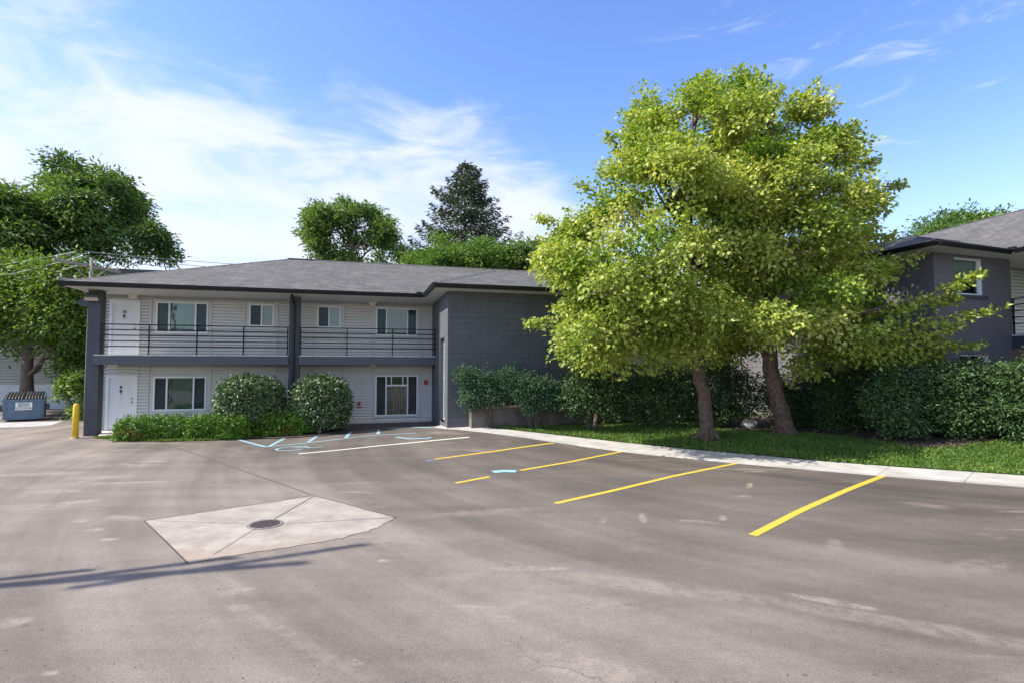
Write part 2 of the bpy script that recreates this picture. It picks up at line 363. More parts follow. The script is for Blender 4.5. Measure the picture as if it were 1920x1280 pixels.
def grass_ground(name, c1, c2, scale=3):
    m = mat(name, c1, .95, spec=.1); N, L, p = nodes(m)
    tc = N.new('ShaderNodeTexCoord'); n = N.new('ShaderNodeTexNoise'); n.inputs['Scale'].default_value = scale; n.inputs['Detail'].default_value = 9; n.inputs['Roughness'].default_value = .7
    L.new(tc.outputs['Object'], n.inputs[0]); cr = N.new('ShaderNodeValToRGB'); L.new(n.outputs[0], cr.inputs[0])
    cr.color_ramp.elements[0].position = .35; cr.color_ramp.elements[1].position = .65
    cr.color_ramp.elements[0].color = (*c1, 1); cr.color_ramp.elements[1].color = (*c2, 1); L.new(cr.outputs[0], p.inputs['Base Color'])
    b = N.new('ShaderNodeBump'); b.inputs['Distance'].default_value = .04; n2 = N.new('ShaderNodeTexNoise'); n2.inputs['Scale'].default_value = 60; L.new(tc.outputs['Object'], n2.inputs[0])
    L.new(n2.outputs[0], b.inputs['Height']); L.new(b.outputs[0], p.inputs['Normal'])
    return m
M_lawn = grass_ground('lawn_soil', (.045, .085, .018), (.075, .14, .028))
M_far = grass_ground('far_ground', (.06, .08, .03), (.10, .11, .05), .3)
M_blade = leaf_mat('grass_blades', (.06, .13, .02), (.18, .27, .045), (.34, .32, .13), .25)
M_mulch = mat('wood_mulch', (.075, .052, .042), .95, bump=(45, 1, .03), noise=(30, .6, 6))
M_chip = leaf_mat('mulch_chips', (.05, .035, .028), (.17, .12, .095), (.35, .3, .26), .0, .9, .1)

M_maple = leaf_mat('maple_leaves', (.12, .22, .02), (.46, .50, .12), (.56, .54, .20), .32, .42)
M_walnut = leaf_mat('walnut_leaves', (.06, .12, .035), (.14, .225, .06), (.26, .33, .09), .36)
M_locust = leaf_mat('locust_leaves', (.06, .13, .022), (.17, .25, .045), (.30, .34, .07), .33)
M_midleaf = leaf_mat('ash_leaves', (.07, .135, .035), (.15, .235, .06), (.26, .34, .09), .36)
M_lime = leaf_mat('lime_leaves', (.07, .15, .025), (.16, .26, .045), (.26, .35, .07), .3)
M_needle = leaf_mat('spruce_needles', (.05, .078, .05), (.12, .155, .095), (.22, .21, .14), .05, .7)
M_round = leaf_mat('burning_bush_leaves', (.055, .105, .04), (.14, .20, .08), (.24, .30, .14), .08, .42, .5)
M_yew = leaf_mat('yew_needles', (.06, .15, .012), (.13, .25, .022), (.21, .34, .045), .08)
M_juni = leaf_mat('juniper_leaves', (.022, .065, .028), (.06, .125, .05), (.12, .2, .09), .15, .5)
M_hedge = leaf_mat('hedge_leaves', (.025, .058, .018), (.065, .12, .03), (.13, .19, .055), .08, .45, .4)
M_brown = leaf_mat('dead_leaves', (.3, .14, .05), (.45, .25, .1), None, .2)

# ------------------------------------------------------------------ foliage (numpy)
def norm(a): return a / np.maximum(np.linalg.norm(a, axis=-1, keepdims=True), 1e-9)
def leaf_mesh(name, P, A, NR, l, w, mt, parent, seed=0, fold=.18, kind=None, rnd=None):
    """one small folded kite per row of P; A tip direction, NR rough normal"""
    rg = np.random.default_rng(seed); n = len(P)
    A = norm(A); Sd = norm(np.cross(A, NR)); Nn = np.cross(Sd, A)
    l = np.broadcast_to(l, n) * rg.uniform(.7, 1.25, n); w = np.broadcast_to(w, n) * rg.uniform(.75, 1.2, n)
    l = l[:, None]; w = w[:, None]
    V = np.empty((n, 4, 3), np.float32)
    V[:, 0] = P; V[:, 1] = P + A * l * .42 + Sd * w * .5 + Nn * w * fold
    V[:, 2] = P + A * l - Nn * l * .12; V[:, 3] = P + A * l * .42 - Sd * w * .5 + Nn * w * fold
    me = bpy.data.meshes.new(name); me.vertices.add(n * 4); me.vertices.foreach_set('co', V.ravel())
    b = np.arange(n, dtype=np.int32)[:, None] * 4
    F = np.concatenate([b, b + 1, b + 2, b, b + 2, b + 3], 1).ravel().astype(np.int32)
    me.loops.add(n * 6); me.loops.foreach_set('vertex_index', F)
    me.polygons.add(n * 2); me.polygons.foreach_set('loop_start', np.arange(0, n * 6, 3, dtype=np.int32))
    me.update(calc_edges=True)
    at = me.attributes.new('rnd', 'FLOAT', 'POINT')
    if rnd is None: rnd = rg.random(n)
    at.data.foreach_set('value', np.repeat(rnd.astype(np.float32), 4))
    me.materials.append(mt)
    o = bpy.data.objects.new(name, me); COL.objects.link(o)
    if parent: o.parent = parent
    if kind: o['kind'] = kind
    return o

def sprays(C, D, Ls, k, rg, spread=.12, flat=.6, droop=.25, upn=.7):
    """k leaves along a twig from each C in direction D"""
    n = len(C); t = rg.random((n, k)) ** .8
    P = C[:, None] + D[:, None] * (Ls[:, None, None] * t[..., None])
    J = rg.normal(0, 1, (n, k, 3)) * spread; J[..., 2] *= flat
    P = P + J - np.array([0, 0, 1.0]) * (t[..., None] ** 2 * Ls[:, None, None] * droop)
    A = norm(J) * .9 + D[:, None] * .6 + rg.normal(0, .45, (n, k, 3)) - np.array([0, 0, .35])
    NR = np.array([0, 0, upn]) + rg.normal(0, .55, (n, k, 3)) + D[:, None] * .3
    return P.reshape(-1, 3), A.reshape(-1, 3), NR.reshape(-1, 3)

def inside(poly, X):
    x, y = X[:, 0], X[:, 1]; r = np.zeros(len(X), bool); n = len(poly)
    for i in range(n):
        x1, y1 = poly[i]; x2, y2 = poly[(i + 1) % n]
        if y1 == y2: continue
        c = ((y1 > y) != (y2 > y)) & (x < (x2 - x1) * (y - y1) / (y2 - y1) + x1); r ^= c
    return r
def edgedist(poly, X):
    d = np.full(len(X), 1e9); n = len(poly)
    for i in range(n):
        a = np.array(poly[i], float); b = np.array(poly[(i + 1) % n], float); ab = b - a
        t = np.clip(((X - a) @ ab) / (ab @ ab), 0, 1)[:, None]
        d = np.minimum(d, np.linalg.norm(X - (a + ab * t), axis=1))
    return d
def sil_sample(poly, n, Y, tmax, rg, round_=1.0, shell=.45, front=.5, inset=0.0):
    """points in the volume a silhouette (photo pixels) encloses at distance Y, bulging up to tmax metres in depth"""
    poly = np.array(poly, float); lo = poly.min(0); hi = poly.max(0); out = []
    while sum(len(o) for o in out) < n:
        X = rg.uniform(lo, hi, (n * 2, 2)); X = X[inside(poly, X)]; X = X[edgedist(poly, X) * Y / FPX > inset * (.4 + .8 * rg.random(len(X)))]; out.append(X)
    X = np.concatenate(out)[:n]; e = edgedist(poly, X) * Y / FPX
    T = np.minimum(np.sqrt(np.maximum(e, 0) * 2 * tmax * round_), tmax)
    s = rg.uniform(shell, 1, n) * np.where(rg.random(n) < front, -1, 1)
    dy = T * s
    x = (X[:, 0] - 960) / FPX; y = (640 - X[:, 1]) / FPX
    d = np.stack([x, cp - y * sp_, sp_ + y * cp], 1); P = d * ((Y + dy[:, None]) / d[:, 1:2]) + np.array([0, 0, CAMH])
    return P, X, e, dy / max(tmax, 1e-6)

def limb(mb, s, e, r0, r1, rs, sag=.25, n=6, sides=6):
    s = Vector(s); e = Vector(e); L_ = (e - s).length; c = s.lerp(e, .45) + Vector((0, 0, L_ * sag))
    pts = []; rad = []
    for i in range(n + 1):
        t = i / n; p = s * (1 - t) ** 2 + c * 2 * t * (1 - t) + e * t * t
        if 0 < i < n: p += Vector((rs.uniform(-1, 1), rs.uniform(-1, 1), rs.uniform(-1, 1))) * L_ * .02
        pts.append(p); rad.append(r0 + (r1 - r0) * t ** .8)
    mb.tube(pts, rad, sides, cap=False); return pts

def tree(name, label, cat, base, trunk_pts, trunk_r, poly, Y, tmax, n_cl, n_sp, k, leaf, mt, bark, seed, clr=.5, spl=.6, spread=.12, group=None,
         limb_frac=.5, front=.6, twigs=True, roots=0, up=.35, start_lo=.35, shell=.35, droop=.25, shoots=0, shoot_len=.55, inset=.4, flat=.6, boughs=()):
    rg = np.random.default_rng(seed); rs = random.Random(seed)
    root = empty(name, base, 0, label, cat, group)
    o = np.array(base)
    Cc, X, e, _ = sil_sample(poly, n_cl, Y, tmax, rg, shell=shell, front=front, inset=inset)
    cen = Cc.mean(0)
    tb = MB(); TP = [Vector(p) for p in trunk_pts]
    # smooth trunk
    pts = []; rad = []
    for i in range(len(TP) - 1):
        for q in range(5):
            t = q / 5; pts.append(TP[i].lerp(TP[i + 1], t)); rad.append(trunk_r[i] + (trunk_r[i + 1] - trunk_r[i]) * t)
    pts.append(TP[-1]); rad.append(trunk_r[-1])
    loc = [p - Vector(base) for p in pts]
    tb.tube(loc, rad, 14, rough=.07, rs=rs)
    for i in range(roots):
        a = 2 * math.pi * (i + rs.random() * .5) / roots; r = trunk_r[0]
        d = Vector((math.cos(a), math.sin(a), 0)); q = loc[0] + Vector((0, 0, .25))
        tb.tube([q + d * r * .55 + Vector((0, 0, .12)), q + d * r * 1.15 + Vector((0, 0, -.1)), q + d * r * (1.7 + rs.random() * .5) + Vector((0, 0, -.24)), q + d * r * 2.6 + Vector((0, 0, -.36))], [r * .42, r * .3, r * .2, r * .08], 7)
    H_ = loc[-1].z
    for c in Cc:
        if rs.random() > limb_frac: continue
        c = Vector(c) - Vector(base)
        hz_ = (c - loc[-1]).xy.length
        zt = max(H_ * start_lo, min(H_ * .98, c.z - hz_ * .45 - .3))
        s = min(loc, key=lambda p: abs(p.z - zt))
        d = (c - s).length
        limb(tb, s, c, min(.10, .022 * d + .012), .010, rs, sag=.06)
    if twigs == 'nolimb': pass
    tb.build('trunk', bark, root, smooth=True)
    # sprays of leaves gathered round the cluster centres
    idx = rg.integers(0, n_cl, n_sp)
    off = rg.normal(0, 1, (n_sp, 3)); off = norm(off) * (rg.random((n_sp, 1)) ** .5) * clr; off[:, 2] *= flat
    C = Cc[idx] + off
    out = norm(C - cen); out[:, 2] = out[:, 2] * .7 + up
    D = norm(norm(off) * .7 + out * 1.0 + rg.normal(0, .35, (n_sp, 3)))
    P, A, NR = sprays(C - o, D, rg.uniform(.5, 1.1, n_sp) * spl, k, rg, spread, droop=droop)
    cr = np.clip(np.repeat(rg.normal(.45, .22, n_cl)[idx], k) + rg.normal(0, .22, len(P)), 0, 1)
    for (bp_, by_) in boughs:
        B_ = [Vector(AT(q[0], q[1], by_)) - Vector(base) for q in bp_]; n_ = 9; Q_ = []
        for i in range(n_ + 1):
            t = i / n_ * (len(B_) - 1); j = min(int(t), len(B_) - 2); Q_.append(B_[j].lerp(B_[j + 1], t - j))
        bt = MB(); bt.tube(Q_, [.035 * (1 - i / n_) + .006 for i in range(n_ + 1)], 5, cap=False); bt.build('bough', bark, root, smooth=True)
        Lb = sum((Q_[i + 1] - Q_[i]).length for i in range(n_)); m = int(Lb * 22); tt = rg.random(m) ** .9; QA = np.array([tuple(q) for q in Q_]); ii = np.clip((tt * n_).astype(int), 0, n_ - 1)
        ff = (tt * n_ - ii)[:, None]; Pb = QA[ii] * (1 - ff) + QA[ii + 1] * ff; dirb = norm(QA[ii + 1] - QA[ii]); Db = norm(dirb * .8 + rg.normal(0, .5, (m, 3)) * np.array([1, 1, .5]))
        P2, A2, N2 = sprays(Pb, Db, (1.05 - tt) * .5 + .12, 6, rg, .05, droop=.35)
        P = np.concatenate([P, P2]); A = np.concatenate([A, A2]); NR = np.concatenate([NR, N2]); cr = np.concatenate([cr, np.clip(rg.normal(.55, .25, len(P2)), 0, 1)])
    if shoots:
        e2 = np.argsort(e)[:int(n_cl * .45)]; ii = rg.choice(e2, shoots); Cs = Cc[ii] + rg.normal(0, .2, (shoots, 3))
        outp = norm((Cs - cen) * np.array([1, .5, 1])); Ds = norm(outp + np.array([0, 0, .25]) + rg.normal(0, .25, (shoots, 3)))
        P2, A2, N2 = sprays(Cs - o, Ds, rg.uniform(.6, 1.4, shoots) * shoot_len, 18, rg, .05, droop=.05)
        P = np.concatenate([P, P2]); A = np.concatenate([A, A2]); NR = np.concatenate([NR, N2]); cr = np.concatenate([cr, np.clip(rg.normal(.5, .25, len(P2)), 0, 1)])
    leaf_mesh('crown', P, A, NR, leaf[0], leaf[1], mt, root, seed, rnd=cr)
    return root

def blob_pts(n, r, rg, pw=2.6, bump=.1, low=-1):
    """points and outward normals on a lumpy super-ellipsoid (unit radii r)"""
    d = norm(rg.normal(0, 1, (int(n * 1.6), 3))); d = d[d[:, 2] > low][:n]
    q = (np.abs(d) ** pw).sum(1) ** (-1 / pw)
    f = rg.uniform(3, 7, (6, 3)); ph = rg.uniform(0, 6.28, 6)
    b = sum(np.sin(d @ f[i] + ph[i]) for i in range(6)) / 6
    k = q * (1 + bump * b * 2)
    return d * k[:, None] * np.array(r), norm(d / np.array(r))
def shrub(name, label, cat, loc, r, rz, n, leaf, mt, seed, pw=3, bump=.08, group=None, depth=.25, k=6, spl=.16, spread=.05, up=.3, extra=None, zc=None, core=True, low=-.75, stems=True, kind=None):
    rg = np.random.default_rng(seed); rs = random.Random(seed)
    root = empty(name, loc, rz, label, cat, group)
    zc = r[2] * .96 if zc is None else zc
    P0, Nn = blob_pts(n // k, r, rg, pw, bump, low)
    sc = 1 - rg.random(len(P0)) ** 1.8 * depth; P0 = P0 * sc[:, None] + np.array([0, 0, zc])
    D = norm(Nn * 1.0 + np.array([0, 0, up]) + rg.normal(0, .4, P0.shape))
    P, A, NR = sprays(P0, D, rg.uniform(.5, 1.4, len(P0)) * spl, k, rg, spread, flat=1, droop=.1, upn=.5)
    NR = NR + np.repeat(Nn, k, 0) * .6
    leaf_mesh('foliage', P, A, NR, leaf[0], leaf[1], mt, root, seed)
    mb = MB()
    if stems:
        for i in range(14):
            a = rs.uniform(0, 6.28); e = Vector((math.cos(a) * r[0] * rs.uniform(.2, .8), math.sin(a) * r[1] * rs.uniform(.2, .8), zc + r[2] * rs.uniform(-.2, .6)))
            limb(mb, (e.x * .2, e.y * .3, -.05), e, .025, .008, rs, .05, 4, 5)
        mb.build('stems', M_bark2, root, smooth=True)
    return root

# ================================================================== SETTING: ground, lot, walkway, lawn
g = MB(); g.face([(-1500, -400, -.06), (1500, -400, -.06), (1500, 2500, -.06), (-1500, 2500, -.06)]); g.build('ground', M_far, kind='structure')
def grid(name, x0, x1, y0, y1, st, zf, m):
    nx = int((x1 - x0) / st) + 1; ny = int((y1 - y0) / st) + 1
    mb = MB(); 
    for j in range(ny):
        for i in range(nx):
            x = x0 + i * st; y = y0 + j * st; mb.v.append((x, y, zf(x, y)))
    for j in range(ny - 1):
        for i in range(nx - 1):
            a = j * nx + i; mb.f.append((a, a + 1, a + 1 + nx, a + nx)); mb.m.append(0)
    return mb.build(name, m, smooth=True, kind='structure')
LOT = grid('parking_lot', -48, 20, -20, 36, .5, gz, M_asph)

def ribbon(pts_px, w, n=14, ex=.005, taper=None, world=False):
    """painted stripe along a polyline given in photo pixels, w metres wide, following the ground"""
    P = [Vector((p[0], p[1], 0)) if world else G(*p) for p in pts_px]
    # resample
    seg = [(P[i + 1] - P[i]).xy.length for i in range(len(P) - 1)]; T = sum(seg); Q = []
    for i in range(n + 1):
        s = T * i / n; j = 0
        while j < len(seg) - 1 and s > seg[j]: s -= seg[j]; j += 1
        q = P[j].lerp(P[j + 1], min(1, s / seg[j])); Q.append(q)
    mb = MB(); Lf = []; Rt = []
    for i, q in enumerate(Q):
        d = (Q[min(i + 1, n)] - Q[max(i - 1, 0)]); d.z = 0; d.normalize(); s = Vector((-d.y, d.x, 0)) * (w / 2)
        for arr, sg in ((Lf, 1), (Rt, -1)):
            v = q + s * sg; arr.append((v.x, v.y, gz(v.x, v.y) + ex))
    for i in range(n): mb.face([Rt[i], Rt[i + 1], Lf[i + 1], Lf[i]])
    return mb
def worn_paint(name, col, worn=.45):
    m = mat(name, col, .7); N, L, p = nodes(m)
    tc = N.new('ShaderNodeTexCoord'); n = N.new('ShaderNodeTexNoise'); n.inputs['Scale'].default_value = 11; n.inputs['Detail'].default_value = 10; n.inputs['Roughness'].default_value = .8
    L.new(tc.outputs['Object'], n.inputs[0]); r = N.new('ShaderNodeMapRange'); L.new(n.outputs[0], r.inputs[0]); r.inputs[1].default_value = .5; r.inputs[2].default_value = .68; r.inputs[4].default_value = worn
    mx = N.new('ShaderNodeMixRGB'); L.new(r.outputs[0], mx.inputs[0]); mx.inputs[1].default_value = (*col, 1); mx.inputs[2].default_value = (.2, .17, .14, 1); L.new(mx.outputs[0], p.inputs['Base Color'])
    return m
M_ypaint = worn_paint('yellow_road_paint', (.60, .42, .04), .7); M_wpaint = worn_paint('white_road_paint', (.66, .64, .55)); M_bpaint = worn_paint('blue_road_paint', (.27, .46, .54), .75)
M_dust = mat('dust', (.33, .29, .26), .9)
for a, w in (([(1411, 1003), (1500, 957), (1590, 917), (1657, 891)], .125), ([(1041, 943), (1150, 919), (1262, 892), (1380, 868)], .115),
             ([(976, 881), (1070, 865), (1165, 846)], .115), ([(854, 905), (918, 893)], .115), ([(815, 860), (930, 845), (1038, 830)], .115)):
    ribbon(a, w).build('parking_line', M_ypaint, LOT)
ribbon([(560, 850), (700, 836), (880, 819)], .12).build('parking_line', M_wpaint, LOT)
ribbon([(440, 822), (498, 837)], .11).build('aisle_line', M_bpaint, LOT)
ribbon([(498, 837), (580, 829), (690, 816), (780, 811)], .09).build('aisle_line', M_bpaint, LOT)
for a in ([(505, 836), (537, 819)], [(578, 828), (600, 813)], [(648, 820), (658, 809)], [(709, 813), (710, 805)]): ribbon(a, .11, 4).build('aisle_stripe', M_bpaint, LOT)
ribbon([(728, 802), (770, 800), (815, 801)], .22, 8).build('painted_symbol', M_bpaint, LOT)
ribbon([(742, 819), (770, 822), (800, 821), (808, 819)], .12, 8).build('painted_symbol', M_bpaint, LOT)
# wheelchair symbol, seen from its far side
c0 = G(562, 839); ax = (G(600, 835) - G(530, 840)).xy.normalized(); ay = Vector((-ax.y, ax.x))
def sy(x, y): q = c0.xy + ax * x + ay * y; return (q.x, q.y)
mb = MB()
arc = [sy(-.25 + .38 * math.cos(a), .36 * math.sin(a)) for a in [R(d) for d in range(40, 330, 20)]]
for part in (arc, [sy(-.2, .30), sy(.15, .26), sy(.25, -.12), sy(.62, -.1)], [sy(.2, .1), sy(-.12, .06)]):
    q = ribbon([(a, b) for a, b in part], .07, 16, world=True); b0 = len(mb.v); mb.v += q.v; mb.f += [tuple(i + b0 for i in f) for f in q.f]; mb.m += q.m
mb.build('wheelchair_symbol', M_bpaint, LOT)
ribbon([(924, 884), (946, 882), (968, 883)], .24, 6).build('painted_symbol', M_bpaint, LOT)
ribbon([(799, 864), (814, 861)], .10, 3, .004).build('painted_symbol', mat('faded_blue', (.16, .2, .27), .8), LOT)

ribbon([(292, 826), (350, 845), (410, 866), (470, 887), (530, 907), (583, 927)], .03, 30).build('seam', mat('seam_tar', (.1, .088, .083), .8), LOT)
# concrete pad round the manhole
def pad():
    poly = [G(*p) for p in [(270, 976), (420, 954), (588, 929), (640, 942), (690, 956), (742, 970), (716, 984), (690, 995), (640, 1008), (590, 1018), (540, 1026), (470, 1036), (400, 1047), (352, 1056), (310, 1014)]]
    rj = random.Random(9); pj = []
    for i, a in enumerate(poly):
        c = poly[(i + 1) % len(poly)]; k = max(2, int((c - a).length / .06))
        for t in range(k): w_ = a.lerp(c, t / k); am = .022 if 5 <= i < 12 else .007; pj.append(Vector((w_.x + rj.uniform(-am, am), w_.y + rj.uniform(-am, am), 0)))
    mb = MB(); mb.face([(q.x, q.y, gz(q.x, q.y) + .006) for q in pj][::-1])
    m = mat('pad_concrete', (.5, .46, .42), .85); N, L, p = nodes(m)
    tc = N.new('ShaderNodeTexCoord')
    n = N.new('ShaderNodeTexNoise'); n.inputs['Scale'].default_value = 2.2; n.inputs['Detail'].default_value = 11; n.inputs['Roughness'].default_value = .68; L.new(tc.outputs['Object'], n.inputs[0])
    cr = N.new('ShaderNodeValToRGB'); L.new(n.outputs[0], cr.inputs[0]); E_ = cr.color_ramp.elements
    E_[0].position = .3; E_[0].color = (.23, .20, .17, 1); E_[1].position = .66; E_[1].color = (.40, .345, .285, 1)
    # tan silt towards the near edge
    d = N.new('ShaderNodeVectorMath'); d.operation = 'DOT_PRODUCT'; L.new(tc.outputs['Object'], d.inputs[0]); d.inputs[1].default_value = (-.12, 1, 0)
    a = N.new('ShaderNodeMath'); a.operation = 'MULTIPLY_ADD'; L.new(n.outputs[0], a.inputs[0]); a.inputs[1].default_value = 3.2; L.new(d.outputs['Value'], a.inputs[2])
    r = N.new('ShaderNodeMapRange'); L.new(a.outputs[0], r.inputs[0]); r.inputs[1].default_value = 9.5; r.inputs[2].default_value = 8.9; r.inputs[3].default_value = 0; r.inputs[4].default_value = .8
    mx = N.new('ShaderNodeMixRGB'); L.new(r.outputs[0], mx.inputs[0]); L.new(cr.outputs[0], mx.inputs[1]); mx.inputs[2].default_value = (.31, .235, .175, 1); L.new(mx.outputs[0], p.inputs['Base Color'])
    b = N.new('ShaderNodeBump'); b.inputs['Distance'].default_value = .01; b.inputs['Strength'].default_value = .6; n2 = N.new('ShaderNodeTexNoise'); n2.inputs['Scale'].default_value = 28; n2.inputs['Detail'].default_value = 8; L.new(tc.outputs['Object'], n2.inputs[0]); L.new(n2.outputs[0], b.inputs['Height']); L.new(b.outputs[0], p.inputs['Normal'])
    pd = mb.build('concrete_pad', m, kind='structure')
    mj = mat('joint_dark', (.07, .06, .055), .95); mh = G(497, 983)
    for a, w in ([(588, 930), (497, 983)], .018), ([(740, 970), (535, 982)], .010), ([(285, 976), (460, 982)], .007), ([(480, 990), (400, 1040)], .008):
        ribbon(a, w, 6, .0095).build('joint', mj, pd)
    rs = random.Random(3)
    for a in ([(270, 976), (420, 954), (588, 929)], [(588, 929), (640, 942), (690, 956), (742, 970)], [(270, 976), (310, 1014), (352, 1056)]):
        ribbon(a, .022, 20, .0085).build('edge_crack', mj, pd)
    t = empty('manhole_cover', (mh.x, mh.y, gz(mh.x, mh.y) + .006), 0, 'round cast iron manhole cover set in the pale concrete patch', 'manhole cover')
    q = MB(); n = 40
    for (r0, r1, z) in ((.212, .255, .010),):
        for i in range(n):
            a0 = 2 * math.pi * i / n; a1 = 2 * math.pi * (i + 1) / n
            q.face([(r0 * math.cos(a0), r0 * math.sin(a0), z), (r1 * math.cos(a0), r1 * math.sin(a0), z), (r1 * math.cos(a1), r1 * math.sin(a1), z), (r0 * math.cos(a1), r0 * math.sin(a1), z)])
            q.face([(r1 * math.cos(a0), r1 * math.sin(a0), 0), (r1 * math.cos(a1), r1 * math.sin(a1), 0), (r1 * math.cos(a1), r1 * math.sin(a1), z), (r1 * math.cos(a0), r1 * math.sin(a0), z)])
    q.build('rim', mat('rim_iron', (.22, .19, .17), .8, noise=(30, .4)), t)
    q = MB(); q.tube([(0, 0, 0), (0, 0, .013)], .205, 40)
    for i in range(-5, 6):
        for j in range(-5, 6):
            if i * i + j * j < 20 and (i + j) % 2 == 0: q.box(i * .042 - .013, j * .042 - .013, .0125, i * .042 + .013, j * .042 + .013, .018)
    q.build('lid', M_iron, t)
pad()

# walkway strip along the bays: asphalt edge and lawn edge traced on the ground
EDGE = [(815, 801), (845, 804), (880, 807), (940, 814), (1000, 822), (1080, 834), (1165, 846), (1270, 857), (1380, 868), (1520, 880), (1656, 892), (1790, 902), (1925, 913), (2200, 934)]
BACK = [(830, 797), (880, 800), (930, 804), (985, 810), (1040, 816), (1120, 825), (1200, 834), (1300, 844), (1400, 853), (1540, 866), (1680, 877), (1800, 885), (1925, 894), (2200, 912)]
def resample(pl, n):
    P = [G(*p) for p in pl]; seg = [(P[i + 1] - P[i]).length for i in range(len(P) - 1)]; T = sum(seg); Q = []
    for i in range(n + 1):
        s = T * i / n; j = 0
        while j < len(seg) - 1 and s > seg[j]: s -= seg[j]; j += 1
        Q.append(P[j].lerp(P[j + 1], min(1, s / seg[j])))
    return Q
NW = 60; E0 = resample(EDGE, NW); B0 = resample(BACK, NW)
mb = MB(); WZ = .035
for i in range(NW):
    a, b, c, d = E0[i], E0[i + 1], B0[i + 1], B0[i]
    if i % 5 == 4: b = b.lerp(a, .03); c = c.lerp(d, .03)
    mb.face([(q.x, q.y, gz(q.x, q.y) + WZ) for q in (a, b, c, d)])
    mb.face([(a.x, a.y, gz(a.x, a.y) - .05), (b.x, b.y, gz(b.x, b.y) - .05), (b.x, b.y, gz(b.x, b.y) + WZ), (a.x, a.y, gz(a.x, a.y) + WZ)])
WALK = mb.build('walkway', M_conc, kind='structure')
BK = [(q.x, q.y) for q in B0]
def sdist(x, y):
    best = 1e9
    for i in range(0, NW):
        ax_, ay_ = BK[i]; bx, by = BK[i + 1]; dx, dy = bx - ax_, by - ay_
        t = max(0, min(1, ((x - ax_) * dx + (y - ay_) * dy) / (dx * dx + dy * dy)))
        best = min(best, math.hypot(x - ax_ - dx * t, y - ay_ - dy * t))
    return best
def zl(x, y):
    s = sdist(x, y); w = min(1, s / 2.6); w = w * w * (3 - 2 * w)
    hi = .30 + max(0, min(.25, (x - 9) * .06)); return (gz(x, y) + WZ + .012) * (1 - w) + max(hi, gz(x, y) + .05) * w
mb = MB(); rows = 16; DEP = 12.0
for i in range(NW + 1):
    x, y = BK[i]
    # push inland
    tx, ty = BK[min(i + 1, NW)][0] - BK[max(i - 1, 0)][0], BK[min(i + 1, NW)][1] - BK[max(i - 1, 0)][1]
    l = math.hypot(tx, ty); nx, ny = -ty / l, tx / l
    nx, ny = (.35 * nx + .65 * .5, .35 * ny + .65 * .86)
    for j in range(rows + 1):
        s = DEP * (j / rows) ** 1.6; X_, Y_ = x + nx * s, y + ny * s; mb.v.append((X_, Y_, zl(X_, Y_)))
for i in range(NW):
    for j in range(rows):
        a = i * (rows + 1) + j; b = a + rows + 1; mb.f.append((a, b, b + 1, a + 1)); mb.m.append(0)
LAWN = mb.build('lawn', M_lawn, smooth=True, kind='structure')

# mulch bed under the hedge
MU = [(1330, 800), (1400, 806), (1500, 808), (1560, 815), (1640, 826), (1720, 835), (1800, 838), (1925, 837), (2150, 838)]
mfront = [G(px, py, .34) for px, py in MU]
mb = MB()
for i in range(len(mfront) - 1):
    a, b = mfront[i], mfront[i + 1]
    for j in range(8):
        s0, s1 = j * .6, (j + 1) * .6
        q = [(a.x + .3 * s0, a.y + s0), (b.x + .3 * s0, b.y + s0), (b.x + .3 * s1, b.y + s1), (a.x + .3 * s1, a.y + s1)]
        mb.face([(x, y, zl(x, y) + .015) for x, y in q])
mb.build('mulch_bed', M_mulch, kind='structure')
def chips():
    rg = np.random.default_rng(5); P = []
    for i in range(len(mfront) - 1):
        a, b = mfront[i], mfront[i + 1]
        n = int(900 * (b - a).length)
        for _ in range(n):
            t = rg.random(); s = rg.random() ** 1.5 * 1.6 - .08; q = a.lerp(b, t); x, y = q.x + .3 * s, q.y + s; P.append((x, y, zl(x, y) + .022))
    P = np.array(P); A = rg.normal(0, 1, P.shape); A[:, 2] *= .25; NR = np.array([0, 0, 1.]) + rg.normal(0, .35, P.shape)
    o = leaf_mesh('mulch_chips', P, A, NR, .06, .025, M_chip, None, 4, kind='stuff'); tag(o, 'scattered brown wood chips under the long hedge', 'mulch')
chips()
def blades():
    rg = np.random.default_rng(6); P = []
    BKa = np.array(BK)
    cand = 0
    while len(P) < 52000:
        i = rg.integers(0, NW); t = rg.random(); s = rg.random() ** .9 * 4.2
        x = BKa[i, 0] * (1 - t) + BKa[i + 1, 0] * t + s * .42; y = BKa[i, 1] * (1 - t) + BKa[i + 1, 1] * t + s * .82
        if x > 14.5 or x < -1: continue
        if x > mfront[0].x and y > np.interp(x, [q.x for q in mfront], [q.y for q in mfront]) + .02: continue
        P.append((x, y))
    P = np.array(P); gx = np.arange(-2, 16, .25); gy = np.arange(9, 26, .25)
    Z = np.array([[zl(a, b) for b in gy] for a in gx])
    ix = (P[:, 0] - gx[0]) / .25; iy = (P[:, 1] - gy[0]) / .25; i0 = ix.astype(int); j0 = iy.astype(int); fx = ix - i0; fy = iy - j0
    z = Z[i0, j0] * (1 - fx) * (1 - fy) + Z[i0 + 1, j0] * fx * (1 - fy) + Z[i0, j0 + 1] * (1 - fx) * fy + Z[i0 + 1, j0 + 1] * fx * fy
    P = np.stack([P[:, 0], P[:, 1], z - .005], 1)
    A = np.array([0, 0, 1.]) + rg.normal(0, .38, P.shape); NR = rg.normal(0, 1, P.shape); NR[:, 2] = .3
    c = np.clip(rg.normal(.38, .2, len(P)) + .22 * np.sin(P[:, 0] * 2.1 + 1.3 * np.sin(P[:, 1] * 1.7)) * np.sin(P[:, 1] * 2.6 + P[:, 0]), 0, 1)  # paler and darker patches put dappled sun into the blade colour
    o = leaf_mesh('grass', P, A, NR, .075, .028, M_blade, None, 8, kind='stuff', rnd=c); tag(o, 'mown lawn grass behind the concrete walkway', 'grass')
blades()

